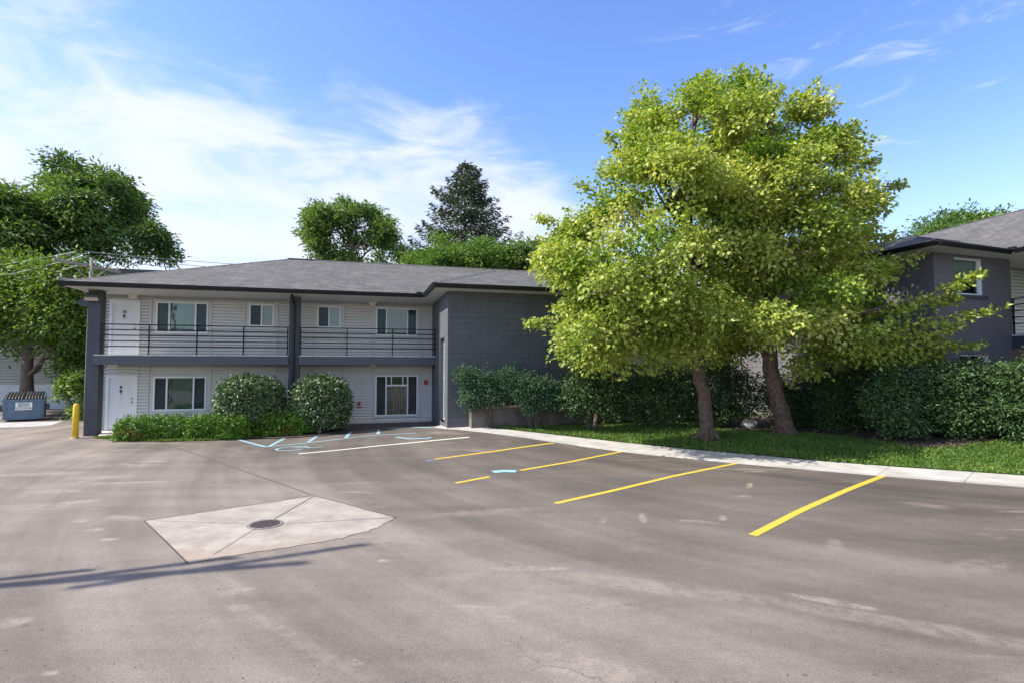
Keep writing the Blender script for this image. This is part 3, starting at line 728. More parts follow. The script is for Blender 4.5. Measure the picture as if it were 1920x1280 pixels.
def grit():
    rg = np.random.default_rng(12); n = 1500; Y = 3.6 + 15 * rg.random(n) ** 1.6; X = (rg.random(n) * 2 - 1) * Y * 1.0
    P = np.stack([X, Y, np.array([gz(a, b) for a, b in zip(X, Y)]) + .004], 1); A = rg.normal(0, 1, P.shape); A[:, 2] *= .2; NR = np.array([0, 0, 1.]) + rg.normal(0, .3, P.shape)
    keep = np.array([sdist(a, b) > .7 and b < 11.7 - .9 * (a - 8) for a, b in zip(X, Y)]); P, A, NR = P[keep], A[keep], NR[keep]
    o = leaf_mesh('grit', P, A, NR, .013, .010, leaf_mat('grit_stone', (.10, .09, .08), (.26, .23, .19), (.5, .45, .38), 0, .9, .1), None, 13, fold=.5, kind='stuff'); tag(o, 'loose grit scattered over the asphalt lot', 'grit')
grit()
# grass verge and planting bed in front of the left building
def flat(name, px, m, ex, kind='structure', thick=0):
    mb = MB(); P = [G(*p) for p in px]; mb.face([(q.x, q.y, gz(q.x, q.y) + ex) for q in P]); return mb.build(name, m, kind=kind)
flat('verge', [(178, 821), (230, 825), (300, 827), (380, 825), (430, 823), (455, 821), (475, 800), (190, 812)], M_lawn, .02)
flat('planting_bed', [(450, 822.5), (520, 822), (600, 817), (655, 811), (640, 797), (440, 803)], M_soil, .024)
flat('door_slab', [(184, 819), (236, 821), (262, 815), (262, 806), (190, 809)], M_conc, .05)
def verge_blades():
    rg = np.random.default_rng(16); P = []
    poly = [(176, 821), (230, 825.5), (300, 828), (380, 826), (430, 824), (455, 821), (460, 812), (250, 816)]
    X = rg.uniform([176, 812], [460, 828], (30000, 2)); X = X[inside(poly, X)][:9000]
    P = np.array([tuple(G(a, b)) for a, b in X]); P[:, 2] += .015
    A = np.array([0, 0, 1.]) + rg.normal(0, .45, P.shape); NR = rg.normal(0, 1, P.shape)
    o = leaf_mesh('verge_grass', P, A, NR, .08, .03, M_blade, None, 9, kind='stuff'); tag(o, 'strip of short grass in front of the low yew hedge', 'grass')
verge_blades()
# apron of concrete by the dumpster, far left
flat('dumpster_apron', [(-60, 803), (60, 800), (95, 797), (120, 789), (40, 791), (-60, 794)], mat('apron_concrete', (.4, .38, .36), .85, noise=(2, .15)), .012)

# ================================================================== LEFT APARTMENT BUILDING
AZ = math.atan(.282); O = G(156, 817); O.z = 0
B1 = empty('apartment_building', O, AZ, 'long two storey grey motel style apartment building with balcony and block stair wing', 'building')
UL = 29.0; VW = 1.2; ZS = 5.0; ZD = 2.78
def siding(mb, u0, u1, z0, z1, v, c=.118, face=-1):
    z = z0
    while z < z1 - 1e-4:
        zz = min(z + c, z1); v0 = v + face * .016
        zc = max(z + .01, zz - c * .26); vb = v - face * .055
        mb.face([(u0, v0, z), (u1, v0, z), (u1, v, zc), (u0, v, zc)]); mb.face([(u0, vb, z), (u1, vb, z), (u1, v0, z), (u0, v0, z)])
        mb.face([(u0, v, zc), (u1, v, zc), (u1, vb, zc), (u0, vb, zc)]); mb.face([(u0, vb, zc), (u1, vb, zc), (u1, vb, zz), (u0, vb, zz)])
        z = zz
wins = [('hi', 1.68, 3.43, 3.62, 4.79, 3, 'blinds'), ('hi', 4.86, 5.76, 3.92, 4.8, 2, 'slide'), ('hi', 7.37, 8.27, 3.92, 4.8, 2, 'slide'), ('hi', 9.67, 11.37, 3.64, 4.79, 3, 'open'),
        ('lo', 1.66, 3.43, .72, 1.99, 3, 'vert'), ('lo', 4.86, 5.76, 1.1, 2.0, 2, 'slide'), ('lo', 7.37, 8.27, 1.1, 2.0, 2, 'slide'), ('lo', 9.67, 11.41, .32, 2.0, 3, 'dark')]
doors = [('hi', .19, 1.16, ZD, 4.80), ('lo', .15, 1.15, .07, 2.04)]
def wall_with_holes(mb, u0, u1, z0, z1, holes, v):
    us = sorted({u0, u1, *[h[0] for h in holes], *[h[1] for h in holes]})
    for a, b in zip(us, us[1:]):
        hs = sorted([(h[2], h[3]) for h in holes if h[0] <= a + 1e-6 and h[1] >= b - 1e-6])
        z = z0
        for h0, h1 in hs:
            if h0 > z + 1e-4: siding(mb, a, b, z, h0, v)
            z = h1
        if z < z1 - 1e-4: siding(mb, a, b, z, z1, v)
w = MB()
for lv, z0, z1 in (('lo', 0, 2.5), ('hi', 2.5, ZS)):
    H_ = [(a, b, c, d) for l, a, b, c, d, *_ in wins if l == lv] + [(a, b, c, d) for l, a, b, c, d in doors if l == lv]
    wall_with_holes(w, -.02, 12.0, z0, z1, H_, VW)
siding(w, 16.6, UL, 0, ZS, VW)
w.build('siding_wall', M_side, B1)
w = MB()                                         # outer shell: left end, back, foundation
w.face([(-.04, 11, 0), (-.04, VW + .02, 0), (-.04, VW + .02, ZS), (-.04, 11, ZS)]); w.face([(UL, 11, 0), (-.04, 11, 0), (-.04, 11, ZS), (UL, 11, ZS)])
w.build('end_wall', M_side, B1)
# flat trim boards between siding fields
t = MB()
for us, z0, z1 in (((1.5, 3.53, 4.69, 5.87, 7.24, 8.38, 9.53, 11.49), ZD, ZS), ((1.48, 3.55, 4.72, 5.87, 7.24, 8.38, 9.58, 11.5), .05, 2.44)):
    for u in us: t.box(u - .035, VW - .028, z0, u + .035, VW + .01, z1)
for z0, z1 in ((ZD, ZS), (.05, 2.44)): t.box(-.035, VW - .035, z0, .06, VW + .05, z1)
for lv, a, b, c, d, n, k in wins:
    t.box(a - .10, VW - .024, d + .0, b + .10, VW + .01, d + .085); t.box(a - .10, VW - .024, c, a, VW + .01, d); t.box(b, VW - .024, c, b + .10, VW + .01, d); t.box(a - .10, VW - .034, c - .07, b + .10, VW + .01, c)
t.box(-.03, VW - .03, 0, 12, VW + .01, .05)
t.build('trim_boards', M_trim, B1)
# frieze below soffit / deck
t = MB(); t.box(.0, VW - .03, ZS - .1, 12, VW - .002, ZS - .003); t.box(.0, VW - .03, 2.36, 12, VW - .002, 2.5); t.build('frieze', mat('frieze', (.33, .32, .31), .6), B1)

def window(parent, a, b, z0, z1, n, style, v, face=-1):
    fw = .055; f = MB(); vo = v - .045
    f.box(a, vo, z0, b, v + .05, z0 + fw); f.box(a, vo, z1 - fw, b, v + .05, z1); f.box(a, vo, z0 + fw, a + fw, v + .05, z1 - fw); f.box(b - fw, vo, z0 + fw, b, v + .05, z1 - fw)
    W = b - a
    ms = [a + W * .25, a + W * .755] if n == 3 else [a + W * .5]
    for m in ms: f.box(m - .028, vo + .004, z0 + fw, m + .028, v + .046, z1 - fw)
    if style == 'dark':
        zz = z1 - .42; f.box(ms[0] + .028, vo + .01, zz - .035, ms[1] - .028, v + .04, zz + .035)
        for q in (ms[0] + .21, ms[1] - .2): f.box(q - .02, vo + .01, zz + .035, q + .02, v + .04, z1 - fw)
    fr = f.build('window', M_white, parent, bevel=.004)
    p = MB(); p.face([(a + .02, v + .012, z0 + .02), (b - .02, v + .012, z0 + .02), (b - .02, v + .012, z1 - .02), (a + .02, v + .012, z1 - .02)]); 
    if n == 3:
        for x0, x1 in ((a + fw, ms[0] - .028), (ms[1] + .028, b - fw)): p.face([(x0, v - .004, z0 + fw), (x1, v - .004, z0 + fw), (x1, v - .004, z1 - fw), (x0, v - .004, z1 - fw)], 1)
    if n == 2: p.face([(a + fw, v - .004, z0 + fw), (ms[0] - .028, v - .004, z0 + fw), (ms[0] - .028, v - .004, z1 - fw), (a + fw, v - .004, z1 - fw)], 1)
    p.build('pane', [M_glass, M_screen], fr)
    q = MB(); d = .9
    q.face([(a - .3, v + d, z0 - .2), (b + .3, v + d, z0 - .2), (b + .3, v + d, z1 + .2), (a - .3, v + d, z1 + .2)])
    q.face([(a - .3, v + .06, z0 - .2), (a - .3, v + d, z0 - .2), (a - .3, v + d, z1 + .2), (a - .3, v + .06, z1 + .2)]); q.face([(b + .3, v + .06, z0 - .2), (b + .3, v + d, z0 - .2), (b + .3, v + d, z1 + .2), (b + .3, v + .06, z1 + .2)])
    q.face([(a - .3, v + .06, z0 - .2), (b + .3, v + .06, z0 - .2), (b + .3, v + d, z0 - .2), (a - .3, v + d, z0 - .2)]); q.face([(a - .3, v + .06, z1 + .2), (b + .3, v + .06, z1 + .2), (b + .3, v + d, z1 + .2), (a - .3, v + d, z1 + .2)])
    q.build('room', M_room, fr)
    bl = MB(); rs = random.Random(int(a * 100))
    if style in ('blinds', 'vert', 'open'):
        u = a + .07
        while u < b - .07:
            th = {'blinds': .2, 'vert': .75, 'open': .45}[style] + rs.uniform(-.08, .08); w_ = .044
            bl.face([(u - w_ * math.cos(th), v + .12 - w_ * math.sin(th), z0 + .07), (u + w_ * math.cos(th), v + .12 + w_ * math.sin(th), z0 + .07), (u + w_ * math.cos(th), v + .12 + w_ * math.sin(th), z1 - .03), (u - w_ * math.cos(th), v + .12 - w_ * math.sin(th), z1 - .03)])
            u += .088
    elif style == 'slide':
        m = ms[0]; u = m + .05
        while u < b - .06: bl.face([(u - .03, v + .11, z0 + .05), (u + .03, v + .14, z0 + .05), (u + .03, v + .14, z1 - .04), (u - .03, v + .11, z1 - .04)]); u += .07
    elif style == 'dark':
        u = ms[0] + .3
        while u < b - .05:
            bl.face([(u, v + .3, z0 + .02), (u + .05, v + .34, z0 + .02), (u + .05, v + .34, z1 - .5 * rs.random() - .5), (u, v + .3, z1 - .6)]); u += .12
    if bl.f: bl.build('blinds', M_blind, fr)
    return fr
for lv, a, b, c, d, n, k in wins: window(B1, a, b, c, d, n, k, VW)

def text_mesh(s, size, m, parent, mtx, name='lettering', depth=.002, align='CENTER', bold=0.0):
    cu = bpy.data.curves.new(name, 'FONT'); cu.body = s; cu.size = size; cu.extrude = depth; cu.align_x = align; cu.offset = bold
    tmp = bpy.data.objects.new('tmp', cu); me = bpy.data.meshes.new_from_object(tmp); bpy.data.objects.remove(tmp); bpy.data.curves.remove(cu)
    me.transform(mtx); me.materials.clear(); me.materials.append(m); me.name = name
    o = bpy.data.objects.new(name, me); COL.objects.link(o); o.parent = parent; return o
def door(parent, a, b, z0, z1, num, v):
    f = MB(); fw = .09
    f.box(a, v - .04, z0, a + fw, v + .05, z1); f.box(b - fw, v - .04, z0, b, v + .05, z1); f.box(a + fw, v - .04, z1 - fw, b - fw, v + .05, z1)
    sl_ = MB(); sl_.box(a + fw, v + .0, z0 + .01, b - fw, v + .045, z1 - fw)
    W = b - a - 2 * fw; H_ = z1 - z0 - fw
    def panel(x0, x1, y0, y1):
        X0, X1 = a + fw + W * x0, a + fw + W * x1; Z0, Z1 = z0 + H_ * y0, z0 + H_ * y1
        e = .014
        for q in ((X0, X1, Z0, Z0 + e), (X0, X1, Z1 - e, Z1), (X0, X0 + e, Z0 + e, Z1 - e), (X1 - e, X1, Z0 + e, Z1 - e)): sl_.box(q[0], v - .007, q[2], q[1], v + .001, q[3])
        sl_.box(X0 + .035, v - .004, Z0 + .035, X1 - .035, v + .001, Z1 - .035)
    for x0, x1 in ((.13, .45), (.55, .87)):
        panel(x0, x1, .80, .93); panel(x0, x1, .44, .76); panel(x0, x1, .10, .36)
    d = sl_.build('door', M_door, parent)
    f.build('door_frame', M_white, d, bevel=.004)
    for k, zz, r in (('knob', z0 + .98, .028), ('deadbolt', z0 + 1.13, .026)):
        q = MB(); u = b - fw - .07; q.tube([(u, v, zz), (u, v - .03, zz), (u, v - .05, zz), (u, v - .06, zz)], [r, r * .6, r, r * .7], 12); q.build(k, M_knob, d, smooth=True)
    cx = (a + b) / 2 - .03; M_ = Matrix.Translation((cx, v - .009, z0 + H_ * .795)) @ Matrix.Rotation(R(90), 4, 'X')
    text_mesh(num, .15, M_ink, d, M_, 'door_number', bold=.004)
    q = MB(); zk = z0 + H_ * .745; c = (cx, v - .012, zk)
    pts = [(cx, v - .012, zk + .07), (cx - .055, v - .012, zk), (cx, v - .012, zk - .07), (cx + .055, v - .012, zk)]
    q.face(pts); 
    for i in range(4): q.face([pts[i], pts[(i + 1) % 4], (cx, v - .03, zk)])
    q.tube([(cx, v - .02, zk), (cx, v - .02, zk - .1)], .012, 8)
    q.build('knocker', M_ink, d)
door(B1, *doors[0][1:], '18', VW); door(B1, *doors[1][1:], '8', VW)

# pillars and column
mb = MB(); mb.box(.0, 0, -.1, .38, .38, ZS); mb.build('pillar', M_pillar, B1, bevel=.006)
mb = MB(); mb.box(6.46, .02, -.1, 6.84, .34, ZS); mb.build('pillar', M_pillar, B1, bevel=.006)
d = MB(); d.tube([(6.62, -.72, 4.98), (6.63, -.35, 4.86), (6.64, -.06, 4.74), (6.64, -.065, 4.5), (6.64, -.065, .3), (6.64, -.16, .2)], .052, 4)
d.box(6.55, -.13, 2.2, 6.73, .02, 2.24); d.build('downspout', M_gutter, B1)
# balcony: beam, deck, flashing, railing
mb = MB()
mb.box(.22, -.08, 2.44, 6.46, .10, 2.745); mb.box(6.84, -.08, 2.44, 12.0, .10, 2.745); mb.build('balcony_beam', M_beam, B1, bevel=.008)
mb = MB(); mb.box(.25, -.10, 2.745, 6.46, .06, 2.78); mb.box(6.84, -.10, 2.745, 12.0, .06, 2.78); mb.build('deck_edge', M_flash, B1)
mb = MB(); mb.box(.0, .10, 2.50, 12.0, VW - .03, 2.742); mb.box(16.6, -.05, 2.46, UL, VW - .03, 2.76); mb.build('balcony_deck', M_soffit, B1)
rails = (3.83, 3.64, 3.45, 3.26, 3.07)
def railing(parent, u0, u1, posts, v=-.03, zr=rails, zb=2.78):
    r = MB()
    for z in zr: r.box(u0, v - .014, z - .019, u1, v + .014, z + .019)
    rr = r.build('railing', M_black, parent)
    for u in posts:
        q = MB(); q.box(u - .019, v + .0125, zb, u + .019, v + .05, zr[0] - .015); q.box(u - .045, v - .02, zb, u + .045, v + .06, zb + .012); q.build('post', M_black, rr)
railing(B1, .38, 6.46, (.44, 1.87, 3.38, 4.91, 6.42)); railing(B1, 6.84, 12.0, (6.88, 8.56, 10.28, 11.96)); railing(B1, 16.6, UL, [16.8 + 1.7 * i for i in range(8)])
# soffit, gutters, roof
EV = -.85; ZG = 5.03; ZT = 5.17; UE = -.35; RV = 5.3; ZR = 7.4; PT = (ZR - ZT) / (RV - EV)
WU0, WU1, WV = 11.46, 17.14, -3.75
mb = MB(); mb.prism([(UE + .02, EV + .02), (WU0, EV + .02), (WU0 + .02, WV + .02), (WU1 - .02, WV + .02), (WU1 - .02, EV + .02), (UL + .3, EV + .02), (UL + .3, 11.4), (UE + .02, 11.4)], ZS, ZS + .03); mb.build('soffit', M_soffit, B1)
def gutter(mb, a, b, out, w=.12, z0=ZG - .02, z1=ZT):
    """open box gutter from a to b (xy), projecting towards out"""
    a = Vector(a); b = Vector(b); o = Vector(out)
    def P(q, s, z): r = q + o * s; return (r.x, r.y, z)
    prof = [(0, z1 - .005), (0, z0), (w * .62, z0 - .002), (w * .8, z0 + .05), (w, z1 - .05), (w, z1 - .01), (w * .88, z1 - .01)]
    for (s0, q0), (s1, q1) in zip(prof, prof[1:]): mb.face([P(a, s0, q0), P(b, s0, q0), P(b, s1, q1), P(a, s1, q1)])
    for q in (a, b): mb.face([P(q, s, z) for s, z in prof])
mb = MB(); gutter(mb, (UE - .1, EV), (WU0 - .12, EV), (0, -1)); gutter(mb, (WU0, EV - .13), (WU0, WV - .12), (-1, 0)); gutter(mb, (WU0 + .003, WV), (WU1, WV), (0, -1)); gutter(mb, (WU1, EV), (UL + .3, EV), (0, -1)); gutter(mb, (UE, 11), (UE, EV), (-1, 0))
mb.box(WU0 - .34, EV - .15, ZT - .05, WU0 - .13, EV - .0, ZT + .05)
mb.build('gutter', M_gutter, B1)
r = MB()
ru0 = UE + (RV - EV)
pk = 2.84; wz = ZT + PT * pk; wu = WU0 + pk
LFT = [(UE - .05, EV - .05, ZT - .018), (ru0, RV, ZR)]
r.face([(UE - .06, EV - .06, ZT - .02), (WU0, EV - .06, ZT - .02), (wu, EV + pk, wz), (ru0 + 8, RV, ZR), (ru0, RV, ZR)])
r.face([(WU1, EV - .06, ZT - .02), (UL + .3, EV - .06, ZT - .02), (UL - 5.8, RV, ZR), (ru0 + 8, RV, ZR), (wu, EV + pk, wz)])
r.face([(UE - .06, 11.45, ZT - .02), (UE - .06, EV - .06, ZT - .02), (ru0, RV, ZR)])
r.face([(UL + .3, 11.45, ZT - .02), (UE - .06, 11.45, ZT - .02), (ru0, RV, ZR), (UL - 5.8, RV, ZR)])
r.face([(UL + .3, EV - .06, ZT - .02), (UL + .3, 11.45, ZT - .02), (UL - 5.8, RV, ZR)])
r.face([(WU0 - .06, EV, ZT - .02), (WU0 - .06, WV - .06, ZT - .02), (wu, WV + pk, wz), (wu, EV + pk, wz)])
r.face([(WU0 - .06, WV - .06, ZT - .02), (WU1 + .06, WV - .06, ZT - .02), (wu, WV + pk, wz)])
r.face([(WU1 + .06, WV - .06, ZT - .02), (WU1 + .06, EV, ZT - .02), (wu, EV + pk, wz), (wu, WV + pk, wz)])
RF = r.build('roof', M_shingle, B1)
N, L, p = nodes(M_shingle)
_src = p.inputs['Base Color'].links[0].from_socket; _tc = N.new('ShaderNodeTexCoord'); _mp = N.new('ShaderNodeMapping'); _mp.inputs['Scale'].default_value = (1.6, 5.5, 1); L.new(_tc.outputs['UV'], _mp.inputs[0])
_n = N.new('ShaderNodeTexNoise'); _n.inputs['Scale'].default_value = 1.6; _n.inputs['Detail'].default_value = 6; _n.inputs['Roughness'].default_value = .75; L.new(_mp.outputs[0], _n.inputs['Vector'])
_r = N.new('ShaderNodeMapRange'); L.new(_n.outputs[0], _r.inputs[0]); _r.inputs[1].default_value = .3; _r.inputs[2].default_value = .7; _r.inputs[3].default_value = .68; _r.inputs[4].default_value = 1.35
_x = N.new('ShaderNodeVectorMath'); _x.operation = 'SCALE'; L.new(_src, _x.inputs[0]); L.new(_r.outputs[0], _x.inputs['Scale']); L.new(_x.outputs[0], p.inputs['Base Color'])
M_cap = mat('ridge_cap_shingle', (.1, .095, .095), .9, noise=(12, .25))
def cap(a, b, w=.22):
    a = Vector(a); b = Vector(b); q = MB(); n = max(2, int((b - a).length / .3)); d = (b - a).normalized(); s = d.cross(Vector((0, 0, 1))).normalized()
    for i in range(n):
        p0 = a.lerp(b, i / n) + Vector((0, 0, .03)); p1 = a.lerp(b, (i + 1) / n) + Vector((0, 0, .02))
        for sg in (-1, 1): q.face([p0, p1, p1 + s * sg * w / 2 - Vector((0, 0, .05)), p0 + s * sg * w / 2 - Vector((0, 0, .05))])
    return q
for a, b in (((UE, EV, ZT), (ru0, RV, ZR)), ((ru0, RV, ZR), (UL - 5.8, RV, ZR)), ((WU0, WV, ZT), (wu, WV + pk, wz)), ((WU1, WV, ZT), (wu, WV + pk, wz))): cap(a, b).build('ridge_cap', M_cap, RF)
q = MB(); q.box(5.7, 5.2, 7.33, 6.9, 5.45, 7.44); q.build('ridge_vent', M_cap, RF)
# stair wing of painted block
b = MB()
def blockwall(p0, p1, z0, z1, holes=()):
    """vertical wall between two plan points with rectangular holes (s0,s1,z0,z1)"""
    p0 = Vector(p0); p1 = Vector(p1); d = (p1 - p0).normalized(); T = (p1 - p0).length
    us = sorted({0, T, *[h[0] for h in holes], *[h[1] for h in holes]})
    for a, c in zip(us, us[1:]):
        hs = sorted([(h[2], h[3]) for h in holes if h[0] <= a + 1e-6 and h[1] >= c - 1e-6]); z = z0
        for h0, h1 in hs + [(z1, z1)]:
            if h0 > z + 1e-5:
                A = p0 + d * a; Cc = p0 + d * c; b.face([(A.x, A.y, z), (Cc.x, Cc.y, z), (Cc.x, Cc.y, h0), (A.x, A.y, h0)])
            z = h1
blockwall((12, 1.6), (12, -3.1), 0, ZS, [(2.85, 3.95, .35, 3.42)])
blockwall((12, -3.1), (16.6, -3.1), 0, ZS); blockwall((16.6, -3.1), (16.6, 1.6), 0, ZS)
# recess reveal
b.face([(12, -1.25, .35), (12.25, -1.25, .35), (12.25, -1.25, 3.42), (12, -1.25, 3.42)]); b.face([(12.25, -2.35, .35), (12, -2.35, .35), (12, -2.35, 3.42), (12.25, -2.35, 3.42)]); b.face([(12, -2.35, 3.42), (12, -1.25, 3.42), (12.25, -1.25, 3.42), (12.25, -2.35, 3.42)])
b.build('wing_wall', M_block, B1)
q = MB(); q.box(12.14, -2.35, .35, 12.2, -2.27, 3.42); q.box(12.14, -1.33, .35, 12.2, -1.25, 3.42); q.box(12.14, -2.27, 3.34, 12.2, -1.33, 3.42); q.box(12.14, -2.27, .35, 12.2, -1.33, .45); q.box(12.15, -2.27, 1.9, 12.19, -1.33, 1.98)
sw = q.build('side_window', M_white, B1)
q = MB(); q.face([(12.18, -1.25, .35), (12.18, -2.35, .35), (12.18, -2.35, 3.42), (12.18, -1.25, 3.42)]); q.build('pane', mat('dark_glass', (.02, .025, .03), .08, spec=.8), sw)
# projecting shaped blocks
def wedge(u, z, s=1):
    q = MB()
    v = -3.1; w_ = .17; h = .2
    A = (u - w_, v, z); Bq = (u + w_, v, z); Cq = (u, v, z + h); D = (u, v - .03, z)
    q.face([A, D, Cq]); q.face([D, Bq, Cq]); q.face([A, Bq, D]); q.build('projecting_block', M_block, B1)
for j, z in enumerate((4.66, 4.27, 3.9, 3.52, 3.12, 2.72, 2.32, 1.92)):
    for i in range(3):
        u = (12.6 if j % 2 == 0 else 13.36) + i * 1.53
        if u < 16.4: wedge(u, z)
q = MB(); q.box(15.3, -3.2, 1.95, 15.55, -3.1, 2.1); q.build('vent_hood', M_pillar, B1, bevel=.01)
# wall lights under the soffit and the deck
def trap(mb, u, v, z, w=.17, h=.13):
    mb.box(u - w, v - .09, z - .03, u + w, v + .09, z)
    a, c = w * .85, w * .6
    T = [(u - a, v - .08, z - .03), (u + a, v - .08, z - .03), (u + a, v + .08, z - .03), (u - a, v + .08, z - .03)]
    Q = [(u - c, v - .06, z - .03 - h), (u + c, v - .06, z - .03 - h), (u + c, v + .06, z - .03 - h), (u - c, v + .06, z - .03 - h)]
    mb.face(Q[::-1])
    for i in range(4): j = (i + 1) % 4; mb.face([Q[i], Q[j], T[j], T[i]])
for u, z in ((1.0, ZS), (.45, 2.44), (9.52, ZS), (9.55, 2.44)):
    q = MB(); trap(q, u, .95, z - .002 if z > 3 else 2.498); q.build('porch_light', M_fix, B1)
# floodlights on the corner pillar
def wallpack(M_):
    q = MB(); pr = [(0, .16), (-.12, .16), (-.30, .05), (-.30, -.02), (-.22, -.12), (0, -.12)]
    pts = lambda x: [tuple(M_ @ Vector((x, y, z))) for y, z in pr]
    A, C_ = pts(-.2), pts(.2); q.face(A[::-1]); q.face(C_)
    for i in range(6): j = (i + 1) % 6; q.face([A[i], A[j], C_[j], C_[i]], 1 if i == 3 else 0)
    q.build('floodlight', [M_bronze, M_lens], B1)
wallpack(Matrix.Translation((.2, -.002, 4.72))); wallpack(Matrix.Translation((-.002, .2, 4.55)) @ Matrix.Rotation(R(-90), 4, 'Z'))
# alarm horn, bell, vent
q = MB(); q.box(11.67, VW - .07, 1.6, 11.82, VW - .0, 1.8); q.box(11.70, VW - .085, 1.7, 11.79, VW - .07, 1.77); q.build('fire_alarm', M_red, B1, bevel=.006)
q = MB(); q.tube([(9.03, VW - .0, .86), (9.03, VW - .1, .86)], .07, 16); q.box(8.93, VW - .06, .7, 9.14, VW - .02, .74); q.build('alarm_bell', [M_red], B1)
q = MB(); q.tube([(8.6, VW, .2), (8.6, VW - .07, .19), (8.6, VW - .075, .16)], [.075, .075, .04], 14); q.build('dryer_vent', M_white, B1)
q = MB(); q.box(-.05, VW - .04, -.05, 12, VW + .0, .05); q.build('foundation', M_retain, B1)

# ================================================================== RIGHT APARTMENT BUILDING
a2 = R(19); u2 = Vector((math.cos(a2), math.sin(a2))); v2 = Vector((-u2.y, u2.x)); C2 = Vector((12.66, 15.9))
B2 = empty('apartment_building', (C2.x, C2.y, .3), a2, 'dark block apartment building at the right with large corner window beyond the long hedge', 'building')
def W2(x, y, z): q = Vector((x, y)) - C2; return (q.dot(u2), q.dot(v2), z - .3)   # world -> local
b = MB(); Z5 = 5.50                                 # local heights are 0.3 lower than world
blockwall((0, 9), (0, 0), 0, Z5); blockwall((0, 0), (3.6, 0), 0, Z5, [(.92, 2.26, 4.26, 5.42), (1.03, 2.4, 1.3, 2.44)])
blockwall((3.6, 0), (3.6, 1.0), 0, Z5)
for (x0, x1, z0, z1) in ((.92, 2.26, 4.26, 5.42), (1.03, 2.4, 1.3, 2.44)):
    b.face([(x0, 0, z0), (x0, .3, z0), (x0, .3, z1), (x0, 0, z1)]); b.face([(x1, .3, z0), (x1, 0, z0), (x1, 0, z1), (x1, .3, z1)]); b.face([(x0, 0, z0), (x1, 0, z0), (x1, .3, z0), (x0, .3, z0)]); b.face([(x0, .3, z1), (x1, .3, z1), (x1, 0, z1), (x0, 0, z1)])
b.build('block_wall', M_block2, B2)
q = MB()
for z in (5.0, 4.4, 3.8, 3.2, 2.6, 2.0):
    pass
# stair window: white frame at the right, sill, room behind with sloping beam and curtain
f = MB(); f.box(2.10, .05, 4.26, 2.26, .13, 5.42); f.box(.92, .05, 5.36, 2.10, .13, 5.42); f.box(.92, .03, 4.26, 2.10, .13, 4.32)
cw = f.build('corner_window', M_white, B2)
s = MB(); s.box(.86, -.05, 4.16, 2.4, .04, 4.26); s.build('sill', M_pillar, cw)
p_ = MB(); p_.face([(.92, .1, 4.3), (2.12, .1, 4.3), (2.12, .1, 5.38), (.92, .1, 5.38)]); p_.build('pane', M_glass, cw)
rm = MB(); rm.face([(.4, 1.6, 3.9), (3.2, 1.6, 3.9), (3.2, 1.6, 5.5), (.4, 1.6, 5.5)]); rm.face([(.4, .31, 5.47), (3.2, .31, 5.47), (3.2, 1.6, 5.47), (.4, 1.6, 5.47)]); rm.box(.4, 1.2, 5.05, 3.2, 1.3, 5.12); rm.face([(.93, .15, 4.8), (2.1, .15, 4.7), (2.1, .15, 5.4), (.93, .15, 5.4)]); rm.box(.93, .13, 5.12, 2.1, .148, 5.16); rm.build('stairwell', mat('stair_paint', (.7, .64, .58), .8), cw)
cu_ = MB(); cu_.face([(.93, .3, 4.3), (1.6, .3, 4.3), (1.66, .3, 4.75), (.93, .3, 4.6)]); cu_.face([(1.75, .5, 4.3), (1.83, .5, 4.3), (1.83, .5, 5.0), (1.75, .5, 5.0)]); cu_.build('curtain', M_blind, cw)
f = MB(); f.box(1.03, .05, 2.39, 2.4, .13, 2.44); f.box(2.33, .05, 1.3, 2.4, .13, 2.39); f.box(1.03, .05, 1.3, 2.33, .13, 1.36)
lw_ = f.build('window', M_white, B2); rm = MB(); rm.face([(.9, .4, 1.2), (2.6, .4, 1.2), (2.6, .4, 2.6), (.9, .4, 2.6)]); rm.build('blinds', mat('wood_blind', (.12, .07, .05), .8), lw_)
# recessed wall with balcony beyond the corner
wv_ = MB(); siding(wv_, 3.6, 9, 3.0, Z5, 1.0); wv_.build('siding_wall', M_side, B2)
lo_ = MB(); lo_.box(3.6, .98, -.3, 9, 1.2, 2.7); lo_.build('lower_wall', mat('brown_wall', (.10, .06, .045), .85, noise=(2, .2)), B2)
window(B2, 3.98, 4.9, 4.15, 5.2, 2, 'open', 1.0)
e0 = Vector(W2(16.0, 17.05, 0)[:2]); dd = Vector(W2(16.0 - .5, 17.05 - 9, 0)[:2]) - e0; dd.normalize(); nn = Vector((-dd.y, dd.x))
def along(mb, s0, s1, o0, o1, z0, z1):
    P = [e0 + dd * s0 + nn * o0, e0 + dd * s1 + nn * o0, e0 + dd * s1 + nn * o1, e0 + dd * s0 + nn * o1]; 
    A = sum(P[i].x * P[(i + 1) % 4].y - P[(i + 1) % 4].x * P[i].y for i in range(4))
    if A < 0: P = P[::-1]
    mb.prism([(p.x, p.y) for p in P], z0, z1)
q = MB(); along(q, 0, 9, 0, .18, 2.63, 3.02); q.build('balcony_beam', M_beam, B2)
q = MB(); along(q, 0, 9, -.03, 1.4, 3.02, 3.08); q.build('deck_edge', M_flash, B2)
q = MB()
for z in (4.22, 4.02, 3.82, 3.62, 3.42): along(q, -.1, 9, .02, .045, z - .015, z + .015)
rr = q.build('railing', M_black, B2)
for s_ in (.0, 1.6, 3.2, 4.8):
    q = MB(); along(q, s_, s_ + .04, .046, .085, 3.08, 4.2); q.build('post', M_black, rr)
# balcony wing outer wall further to the right (outside the picture, closes the court)
q = MB(); along(q, -.2, 9, 1.4, 1.6, -.3, Z5); q.build('court_wall', M_block, B2)
